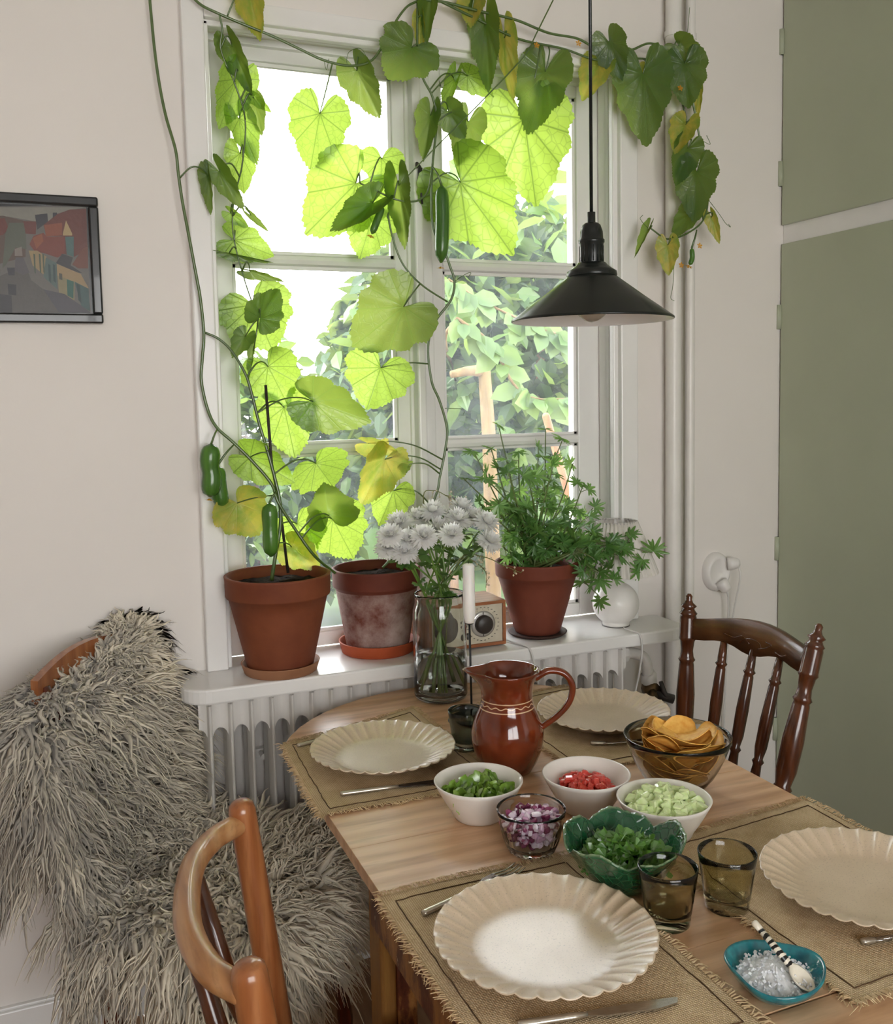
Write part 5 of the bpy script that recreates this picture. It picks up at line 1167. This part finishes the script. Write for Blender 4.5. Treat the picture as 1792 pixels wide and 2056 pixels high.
# ================================================================== framed street painting
fx0, fx1, fz0, fz1 = -.235, .110, 1.616, 1.890; fw = .021
pf = thing('framed_painting', 'black framed painting of a village street with red roofs', 'picture', ((fx0+fx1)/2, -.012, fz0))
FRM = mat('black_frame', (.008, .009, .010), (.016, .016, .016), .28, 25, coat=.3)
for a in ((fx0, fx1, fz1-fw, fz1), (fx0, fx1, fz0, fz0+fw), (fx0, fx0+fw, fz0+fw, fz1-fw), (fx1-fw, fx1, fz0+fw, fz1-fw)): mk('frame_bar', *box(a[0], a[1], -.022, -.002, a[2], a[3], .004), FRM, pf, smooth=False)
PNT = vcol_mat('oil_paint', .4, bump=.4)
pol = []
def C(*pts, c): pol.append(([(x*.1557, 360+y*.1557) for x, y in pts], lin(c)))
X0 = -1500
C((X0, 330), (1110, 330), (1170, 1720), (X0, 1720), c='6E6A64')
C((X0, 330), (1110, 360), (900, 400), (740, 440), (600, 560), (440, 540), (100, 480), (X0, 480), c='8D8A80')
C((X0, 480), (40, 470), (330, 540), (330, 1000), (X0, 1300), c='5E4A40'); C((X0, 560), (60, 500), (110, 640), (40, 720), (X0, 760), c='6E3328')
C((120, 560), (330, 560), (340, 900), (200, 880), (80, 1100), (30, 1150), (70, 700), c='5C6152')
C((300, 540), (470, 545), (460, 710), (330, 700), c='6E352C'); C((450, 460), (610, 440), (620, 560), (560, 590), (480, 650), c='35343B'); C((680, 430), (735, 430), (735, 540), (680, 540), c='35343B')
C((740, 450), (900, 390), (1110, 380), (1130, 900), (960, 1000), (820, 960), (840, 740), (600, 730), (560, 590), c='6B352A'); C((570, 590), (800, 560), (800, 720), (590, 740), c='8F4A2E')
C((380, 840), (430, 730), (560, 690), (600, 740), (840, 740), (830, 960), (740, 1010), (560, 950), (450, 930), c='7E3A2A'); C((420, 760), (540, 700), (560, 800), (470, 900), c='94502F')
C((810, 700), (850, 530), (930, 700), (930, 725), (810, 725), c='B59C6E'); C((840, 740), (950, 740), (950, 1000), (860, 970), c='4C6B69'); C((800, 960), (940, 1010), (910, 1110), (1060, 1210), (980, 1200), (720, 1080), c='3A373B')
C((930, 1100), (1060, 900), (1130, 870), (1135, 1150), (1010, 1150), c='74402F'); C((370, 920), (480, 920), (600, 1000), (560, 1230), (420, 1110), c='A08A63'); C((590, 1010), (730, 1080), (740, 1420), (560, 1260), c='566B66')
C((730, 1090), (1040, 1220), (1140, 1400), (1130, 1420), (930, 1320), (740, 1250), c='A48B63'); C((740, 1240), (960, 1320), (960, 1560), (760, 1480), c='8F8560'); C((860, 1290), (950, 1320), (945, 1540), (870, 1500), c='1F5F50'); C((960, 1320), (1140, 1410), (1160, 1700), (1050, 1640), c='3A5A58')
for x in (430, 500, 545): C((x, 960), (x+22, 970), (x+32, 1220), (x+14, 1200), c='4C5B48')
for x in (620, 680): C((x, 1090), (x+30, 1110), (x+40, 1340), (x+10, 1310), c='2F4848')
C((760, 1210), (800, 1220), (805, 1300), (765, 1290), c='4A4A40'); C((985, 1340), (1030, 1370), (1050, 1600), (1010, 1560), c='1E3B3A'); C((0, 1250), (330, 1100), (400, 1300), (560, 1420), (760, 1720), (0, 1720), c='57534F'); C((200, 1010), (300, 1010), (380, 1200), (300, 1240), (190, 1180), c='5A5558')
C((100, 1350), (210, 1360), (210, 1500), (110, 1490), c='2B2A30'); C((90, 1140), (190, 1140), (190, 1240), (110, 1240), c='33313A'); C((560, 1420), (830, 1480), (1060, 1640), (1165, 1720), (760, 1720), c='4B4850'); C((190, 900), (280, 870), (290, 990), (190, 990), c='8C8078'); C((0, 1480), (150, 1500), (160, 1720), (0, 1720), c='312F35')
V = []; F = []; CO = []
for k, (pp, c) in enumerate(pol):
    b = len(V)
    for (x, y) in pp: p = at(x, y, Y=-.010); V.append((min(max(p[0], fx0+fw*.8), fx1-fw*.8), -.010-.00006*k, min(max(p[2], fz0+fw*.8), fz1-fw*.8))); CO.append(tuple(q_*.72 for q_ in c))
    F.append(list(range(b, len(V))))
mk('canvas_paint', V, F, PNT, pf, smooth=False, col=np.array(CO)); mk('backing', *box(fx0+.004, fx1-.004, -.008, -.0005, fz0+.004, fz1-.004), FRM, pf, smooth=False)
mk('nail', *lathe([(.0001, .002), (.003, .001), (.003, 0)], 10), ALU, pf).matrix_local = frame4(Vector((fx1-.017, -.022, fz1-.020))-Vector(ORG[pf.name]), (1, 0, 0), (0, -1, 0))

# ================================================================== wall socket
sc = at(1438, 1145, Y=0); PLS = mat('white_plastic', (.80, .77, .74), (.78, .75, .72), .35, 20)
so = thing('wall_socket', 'round white double wall socket beside the green cupboard', 'socket', (sc[0], 0, sc[2]-.045))
V, F = lathe([(.046, 0), (.046, .010), (.040, .022), (.034, .026), (.030, .022), (.0001, .020)], 36); V = np.stack([sc[0]-.008+V[:, 0], -V[:, 2], sc[2]+V[:, 1]*1.25-.002], 1); mk('housing', V, F, PLS, so)
def plug(p, ang, label, cord):
    t_ = thing('power_plug', label, 'plug', tuple(p)); d = np.array([math.cos(ang), -.6, math.sin(ang)]); d /= np.linalg.norm(d)
    mk('plug_body', *tube([p, p+d*.012, p+d*.030, p+d*.036], [.019, .0195, .015, .008], 14), PLS, t_); mk('cord', *tube(catmull([p+d*.03]+cord, 6), .0026, 8), CORD, t_)
plug(np.array([sc[0]+.018, -.026, sc[2]+.022]), .1, 'upper white plug pointing right in the wall socket', [np.array([sc[0]+.045, -.05, sc[2]-.02]), np.array([sc[0]+.035, -.035, sc[2]-.12]), np.array([sc[0]+.02, -.02, sc[2]-.30]), np.array([sc[0]+.01, -.02, sc[2]-.7])])
plug(np.array([sc[0]-.004, -.024, sc[2]-.028]), -1.2, 'lower white plug hanging in the wall socket', [np.array([sc[0]+.012, -.04, sc[2]-.09]), np.array([sc[0]+.014, -.03, sc[2]-.2]), np.array([sc[0]-.01, -.02, sc[2]-.42]), np.array([sc[0]-.03, -.02, sc[2]-.75])])

# ================================================================== spindle-back chair on the right
DW = wood('dark_varnished_wood', lin('66381E'), lin('522A15'), lin('361A0B'), .24, 'Z', 6, 14, coat=.5)
DW2 = wood('worn_crest_wood', lin('7A5230'), lin('5E3A1E'), lin('3C2311'), .3, 'Y', 6, 12, coat=.3)
LWD = wood('warm_beech', lin('B57A4C'), lin('9C5F36'), lin('7E4424'), .28, 'Z', 6, 14, coat=.35)
LWT = wood('worn_rail_wood', lin('C69A6C'), lin('B27E50'), lin('8E5A34'), .3, 'Y', 6, 12, coat=.3)
fpt, npt = at(1383, 1192, z=.95), at(1645, 1252, z=.95)
fpb = at(1374, 1430, Y=fpt[1]+.004)
npb = at(1570, 1580, Y=npt[1]-.004)
def ext(t, b, z): k = (z-t[2])/(b[2]-t[2]); return t+(b-t)*k
FB, NB = ext(fpt, fpb, .46), ext(npt, npb, .46)
rc = thing('spindle_chair', 'dark turned-wood spindle chair on the right side of the table', 'chair', ((FB[0]+NB[0])/2-.2, (FB[1]+NB[1])/2, 0))
def post(t, b, m_):
    L = np.linalg.norm(b-t); f = lambda s: s/L
    pr = [(0, .004), (f(.006), .0085), (f(.014), .0075), (f(.022), .0105), (f(.030), .0195), (f(.036), .0135), (f(.042), .0165), (f(.048), .0215), (f(.052), .0185), (f(.058), .0200), (f(.105), .0200), (f(.110), .0215), (f(.116), .0175), (f(.140), .0145), (f(.156), .0165), (f(.163), .0205), (f(.169), .0165), (f(.176), .0180), (f(.25), .0225), (f(.315), .0215), (f(.345), .016), (f(.352), .0205), (f(.360), .016), (f(.40), .0205), (f(.44), .0195), (1, .017)]
    return turned(t, b, pr, 18)
mk('back_post', *post(fpt, FB, DW), DW, rc); mk('back_post', *post(npt, NB, DW), DW, rc)
# crest rail: bowed plank, arched on top
n = 14; V = []
uu = ext(fpt, FB, .90)-fpt; nn_ = np.array([1, 0, 0.0])
for i in range(n+1):
    s = i/n; a0 = fpt+(npt-fpt)*s; dn = (FB-fpt)*(1-s)+(NB-npt)*s; dn = dn/np.linalg.norm(dn); bow = .030*math.sin(PI*s)
    top = .062-.026*math.sin(PI*s)**1.5; bot = .108-.004*math.sin(PI*s)+.010*math.cos(4*PI*s)*math.sin(PI*s)
    for (h, o_x) in ((top, -.009), (top-.002, .0), (top, .009), (bot, .009), (bot+.001, 0), (bot, -.009)): V.append(a0+dn*h+np.array([bow+o_x, 0, 0]))
F = [[i*6+j, i*6+(j+1) % 6, (i+1)*6+(j+1) % 6, (i+1)*6+j] for i in range(n) for j in range(6)]+[[0, 1, 2, 3, 4, 5][::-1], [n*6+j for j in range(6)]]
cre = mk('crest_rail', V, F, DW2, rc)
# carved vine on the crest
for pts in ([(.28, .078), (.36, .082), (.42, .074), (.48, .088)], [(.40, .092), (.44, .080), (.50, .076), (.56, .080), (.58, .092)], [(.55, .094), (.62, .086), (.66, .076), (.61, .073)], [(.70, .088), (.76, .092), (.80, .086)]):
    P = []
    for (s, h) in pts:
        dn = (FB-fpt)*(1-s)+(NB-npt)*s; P.append(fpt+(npt-fpt)*s+dn/np.linalg.norm(dn)*h+np.array([.030*math.sin(PI*s)-.0092, 0, 0]))
    mk('carving', *tube(catmull(P, 4), .0014, 5), DW, cre)
for s in (.27, .5, .73):
    bow = .028*math.sin(PI*s); t = fpt+(npt-fpt)*s; b = FB+(NB-FB)*s; d = (b-t); L = np.linalg.norm(d); d /= L; t = t+d*.10+np.array([bow, 0, 0]); b = b+np.array([bow*.2, 0, 0]); L2 = np.linalg.norm(b-t); f = lambda q_: q_/L2
    mk('spindle', *turned(t, b, [(0, .008), (f(.035), .0105), (f(.047), .0105), (f(.052), .0145), (f(.058), .010), (f(.064), .0115), (f(.14), .0145), (f(.20), .0135), (f(.225), .0095), (f(.231), .0135), (f(.238), .0095), (f(.29), .0135), (1, .010)], 12), DW, rc)
sa = (NB-FB)/np.linalg.norm(NB-FB); sf = np.array([-abs(sa[1]), abs(sa[0])*np.sign(sa[0])*-1, 0]); sf = np.array([sa[1], -sa[0], 0]); sf = sf if sf[0] < 0 else -sf
c0 = (FB+NB)/2+sf*.19; c0[2] = .44
def seat(c, ax, fx, w, d_, m_, parent):
    ol_ = []
    for t in np.linspace(0, 2*PI, 40, endpoint=False):
        cx_, sy__ = math.cos(t), math.sin(t); e = 4.0; rr = (abs(cx_)**e+abs(sy__)**e)**(-1/e); p = c+ax*(w/2*rr*cx_)*(1+.06*-sy__*0)+fx*(d_/2*rr*sy__); ol_.append((p[0], p[1]))
    mk('seat', *prism(ol_, c[2]-.025, c[2]+.01, .006), m_, parent, smooth=False)
def legs(c, ax, fx, w, d_, m_, parent, splay=.03):
    for sx_ in (-1, 1):
        for sy__ in (-1, 1):
            t = c+ax*sx_*(w/2-.04)+fx*sy__*(d_/2-.04); b = t+ax*sx_*splay+fx*sy__*splay; b[2] = 0; t = t.copy(); t[2] = c[2]-.02
            mk('leg', *turned(t, b, [(0, .014), (.12, .018), (.22, .019), (.25, .015), (.27, .021), (.29, .015), (.45, .021), (.62, .0185), (.66, .015), (.68, .021), (.70, .015), (.85, .018), (1, .012)], 14), m_, parent)
    for sx_ in (-1, 1):
        a = c+ax*sx_*(w/2-.025)+fx*(d_/2-.03); b = c+ax*sx_*(w/2-.025)-fx*(d_/2-.03); a[2] = b[2] = .2; mk('stretcher', *turned(a, b, [(0, .008), (.5, .012), (1, .008)], 10), m_, parent)
seat(c0, sa, sf, .40, .40, DW, rc); legs(c0, sa, sf, .40, .40, DW, rc)

# ================================================================== near chair with bent top rail
T1_, T2_ = at(483, 1612, z=.855), at(497, 1938, z=.855)
lean = np.array([.045, .0, -.365]); lean[1] = 0
n1b = T1_+lean*(.40/.365); n2b = T2_+lean*(.40/.365)
nc = thing('rail_back_chair', 'warm brown chair with bent top rail in the foreground', 'chair', ((n1b[0]+n2b[0])/2+.2, (n1b[1]+n2b[1])/2, 0))
def rpost(t, b):
    d = (b-t)/np.linalg.norm(b-t); return tube([t+d*x for x in (-.004, -.002, .003, .012, .05, .2, .42)], [.004, .013, .0178, .0195, .0200, .0205, .021], 22)
mk('back_post', *rpost(T1_, n1b), LWD, nc); mk('back_post', *rpost(T2_, n2b), LWD, nc)
mid = (T1_+T2_)/2; axn = (T2_-T1_)/np.linalg.norm(T2_-T1_); back = np.array([axn[1], -axn[0], 0]); back = back if back[0] < 0 else -back
rl = catmull([T1_+np.array([0, 0, -.030]), T1_*.88+T2_*.12+back*.040+np.array([0, 0, -.028]), T1_*.66+T2_*.34+back*.066+np.array([0, 0, -.024]), T1_*.34+T2_*.66+back*.066+np.array([0, 0, -.024]), T1_*.12+T2_*.88+back*.040+np.array([0, 0, -.028]), T2_+np.array([0, 0, -.030])], 6)
mk('top_rail', *tube(rl, .0165, 18, squash=.95), LWT, nc)
for s in (.3, .7):
    t = T1_*(1-s)+T2_*s+back*.064+np.array([0, 0, -.03]); b = n1b*(1-s)+n2b*s+np.array([0, 0, 0]); mk('back_slat', *tube([t, (t+b)/2+back*.012, b], [.010, .013, .011], 12), DW, nc)
cN = (n1b+n2b)/2-back*.19; cN[2] = .45; seat(cN, axn, -back, .42, .40, LWD, nc); legs(cN, axn, -back, .42, .40, LWD, nc)

# ================================================================== chair with the sheepskin
B0 = np.array([.03, -.33, 0]); e2 = np.array([.64, .768, 0]); e2 /= np.linalg.norm(e2); e1 = np.array([e2[1], -e2[0], 0]); WB = .34
fc = thing('sheepskin_chair', 'dark wooden chair by the radiator under a sheepskin', 'chair', tuple(B0+e2*.17+e1*.19))
RW = wood('red_brown_wood', lin('6A2E18'), lin('54200F'), lin('381308'), .25, 'Z', 6, 14, coat=.5)
cS = B0+e2*WB/2+e1*.19; cS[2] = .44
seat(cS, e2, e1, .38, .40, RW, fc); legs(cS, e2, e1, .38, .40, RW, fc, .025)
for s in (0.0, 1.0):
    b = B0+e2*WB*s; b[2] = .44; t = b-e1*.10; t[2] = .885; mk('back_post', *turned(b, t, [(0, .016), (.3, .019), (.6, .017), (.9, .019), (1, .012)], 14), RW, fc)
Vr = []
for i in range(11):
    s = i/10; p = B0+e2*(WB*(s*1.16-.08))-e1*(.098+.03*math.sin(PI*s)); zt_ = .905+.03*math.sin(PI*s); 
    for (o1, z) in ((-.009, zt_), (.009, zt_), (.009, zt_-.07), (-.009, zt_-.07)): Vr.append(np.array([p[0]+e1[0]*o1, p[1]+e1[1]*o1, z]))
Fr = [[i*4+j, i*4+(j+1) % 4, (i+1)*4+(j+1) % 4, (i+1)*4+j] for i in range(10) for j in range(4)]+[[3, 2, 1, 0], [40, 41, 42, 43]]
mk('crest_rail', Vr, Fr, LWD, fc, smooth=False)
for s in (.25, .5, .75): b = B0+e2*WB*s; b[2] = .44; t = b-e1*.115; t[2] = .84; mk('spindle', *turned(b, t, [(0, .009), (.4, .013), (1, .008)], 10), RW, fc)

# hide: a surface that hangs over the backrest, runs down it and over the seat
prof = catmull([np.array(p) for p in ((-.165, 0, .70), (-.160, 0, .80), (-.145, 0, .850), (-.118, 0, .872), (-.085, 0, .845), (-.062, 0, .78), (-.035, 0, .65), (-.005, 0, .54), (.05, 0, .492), (.14, 0, .482), (.25, 0, .482), (.34, 0, .478), (.385, 0, .468), (.412, 0, .446), (.424, 0, .41))], 5)
m_s = len(prof); ts = np.linspace(0, 1, m_s)
def hide(si, t):
    """si index along the profile (0..1), t across: 0 near side .. 1 far side, beyond both edges it drops"""
    x = si*(m_s-1); i0 = min(int(x), m_s-2); fr = x-i0; p = prof[i0]*(1-fr)+prof[i0+1]*fr
    u = -.20+t*.60; lo, hi = 0.0-.015, WB-.02+.04*min(1, max(0, (p[0]+.02)/.08))
    drop = 0; uu = u
    if u < lo: d = lo-u; uu = lo-.055*(1-math.exp(-d/.05)); drop = d-.055*(1-math.exp(-d/.05))*.6
    if u > hi: d = u-hi; uu = hi+.055*(1-math.exp(-d/.05)); drop = d-.055*(1-math.exp(-d/.05))*.6
    # the hide is narrower at the head end
    q = B0+e1*p[0]+e2*uu; 
    kseat = min(1, max(0, (p[0]+.02)/.08))
    if kseat > .5 and u < lo and p[0] < .22: drop *= .45
    z = p[2]-drop*(1.0 if kseat > .5 else 1.25)-(.02*math.sin(t*PI)*(0 if kseat < .5 else .5))
    if kseat < .5 and u < lo: q = q+e1*.02*(drop/.08)
    if kseat < .5: z += (.075*max(0, min(1, (u-.14)/.16)))*min(1, max(0, (p[2]-.6)/.25))
    return np.array([q[0], q[1], z])
nu, nv = 44, 40; HV = np.array([[hide(i/nu, j/nv) for j in range(nv+1)] for i in range(nu+1)])
HF = [[i*(nv+1)+j, i*(nv+1)+j+1, (i+1)*(nv+1)+j+1, (i+1)*(nv+1)+j] for i in range(nu) for j in range(nv)]
shp_ = thing('sheepskin', 'shaggy grey-brown sheepskin draped over the chair by the radiator', 'sheepskin', tuple(cS+np.array([0, 0, .04])))
mk('hide', HV.reshape(-1, 3), HF, mat('hide_wool', lin('B0A38E'), lin('8E8271'), .95, 60, bump=.8, bdist=.004), shp_)
def wool(n, seg=7):
    r = np.random.default_rng(77)
    si = r.uniform(0, 1, n); t = r.uniform(0, 1, n)
    fi = si*nu; fj = t*nv; i0 = np.minimum(fi.astype(int), nu-1); j0 = np.minimum(fj.astype(int), nv-1); a = (fi-i0)[:, None]; b = (fj-j0)[:, None]
    p00, p10, p01, p11 = HV[i0, j0], HV[i0+1, j0], HV[i0, j0+1], HV[i0+1, j0+1]
    P = (p00*(1-a)+p10*a)*(1-b)+(p01*(1-a)+p11*a)*b
    du = p10-p00; dv = p01-p00; N = np.cross(dv, du); N /= np.linalg.norm(N, axis=1)[:, None]+1e-9
    N *= np.sign(N[(si > .65) & (si < .8) & (t > .35) & (t < .7), 2].mean())
    # locks clump: shared directions in cells
    cell = np.round(P/.022).astype(int); h = (cell[:, 0]*73856093 ^ cell[:, 1]*19349663 ^ cell[:, 2]*83492791) % 100003
    rs = np.random.default_rng(5); tab_ = rs.normal(size=(100003, 3)); clump = tab_[h]
    onback = (si < .5)
    # combing direction: outward from the middle of the hide, down the slope
    sd_ = du/(np.linalg.norm(du, axis=1)[:, None]+1e-9); td = dv/(np.linalg.norm(dv, axis=1)[:, None]+1e-9)
    comb = td*((t-.5)*2.2)[:, None]+sd_*((si-.45)*1.6)[:, None]
    D = N*.58+comb*.75+clump*.36+r.normal(0, .12, (n, 3)); D /= np.linalg.norm(D, axis=1)[:, None]
    inner = np.exp(-(((si-.55)/.10)**2+((t-.5)/.28)**2)); L = r.uniform(.07, .125, n)*(1-.45*inner)*np.where(P[:, 2] > .83, .62, 1)*np.where(r.uniform(size=n) < .06, 1.25, 1)
    rad0 = r.uniform(.0038, .0088, n); grav = r.uniform(.45, 1.0, n)*np.where(onback, .95, .8)
    side = np.cross(D, np.array([0, 0, 1.0])+r.normal(0, .2, (n, 3))); side /= np.linalg.norm(side, axis=1)[:, None]+1e-9; B = np.cross(D, side)
    ph = rs.uniform(0, 6.28, 100003)[h]+r.normal(0, .5, n); fq = r.uniform(1.4, 2.8, n); amp = r.uniform(.003, .0085, n)*(1+.8*inner)
    V = np.zeros((n, seg+1, 3, 3))
    for s in range(seg+1):
        u = s/seg; c = P+D*(L*u)[:, None]; c[:, 2] -= grav*L*u*u*.75
        wv = amp*u**.7; c = c+side*(wv*np.sin(ph+fq*6.28*u*.8))[:, None]+B*(wv*.6*np.cos(ph+fq*6.28*u*.8))[:, None]
        rr = rad0*(1-.9*u**1.6)*(.75+.5*math.sin(PI*min(1, u*1.2)))
        for k in range(3):
            an = 2.094*k; V[:, s, k] = c+(rr*math.cos(an))[:, None]*side+(rr*.55*math.sin(an))[:, None]*B
    V[:, :, :, 2] = np.maximum(V[:, :, :, 2], .06)
    V[:, :, :, 1] = np.minimum(V[:, :, :, 1], -.022)
    idx = np.arange(n*(seg+1)*3).reshape(n, seg+1, 3); Q = []
    for s in range(seg):
        for k in range(3): Q.append(np.stack([idx[:, s, k], idx[:, s, (k+1) % 3], idx[:, s+1, (k+1) % 3], idx[:, s+1, k]], 1))
    F = np.concatenate(Q)
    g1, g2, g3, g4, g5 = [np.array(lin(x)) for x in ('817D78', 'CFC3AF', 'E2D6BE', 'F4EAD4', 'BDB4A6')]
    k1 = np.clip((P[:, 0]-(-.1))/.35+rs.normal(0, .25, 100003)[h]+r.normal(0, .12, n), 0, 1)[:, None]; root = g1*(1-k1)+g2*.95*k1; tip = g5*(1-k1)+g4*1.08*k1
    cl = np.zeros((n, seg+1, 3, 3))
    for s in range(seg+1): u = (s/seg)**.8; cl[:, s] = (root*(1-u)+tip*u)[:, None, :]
    return V.reshape(-1, 3), F, cl.reshape(-1, 3)
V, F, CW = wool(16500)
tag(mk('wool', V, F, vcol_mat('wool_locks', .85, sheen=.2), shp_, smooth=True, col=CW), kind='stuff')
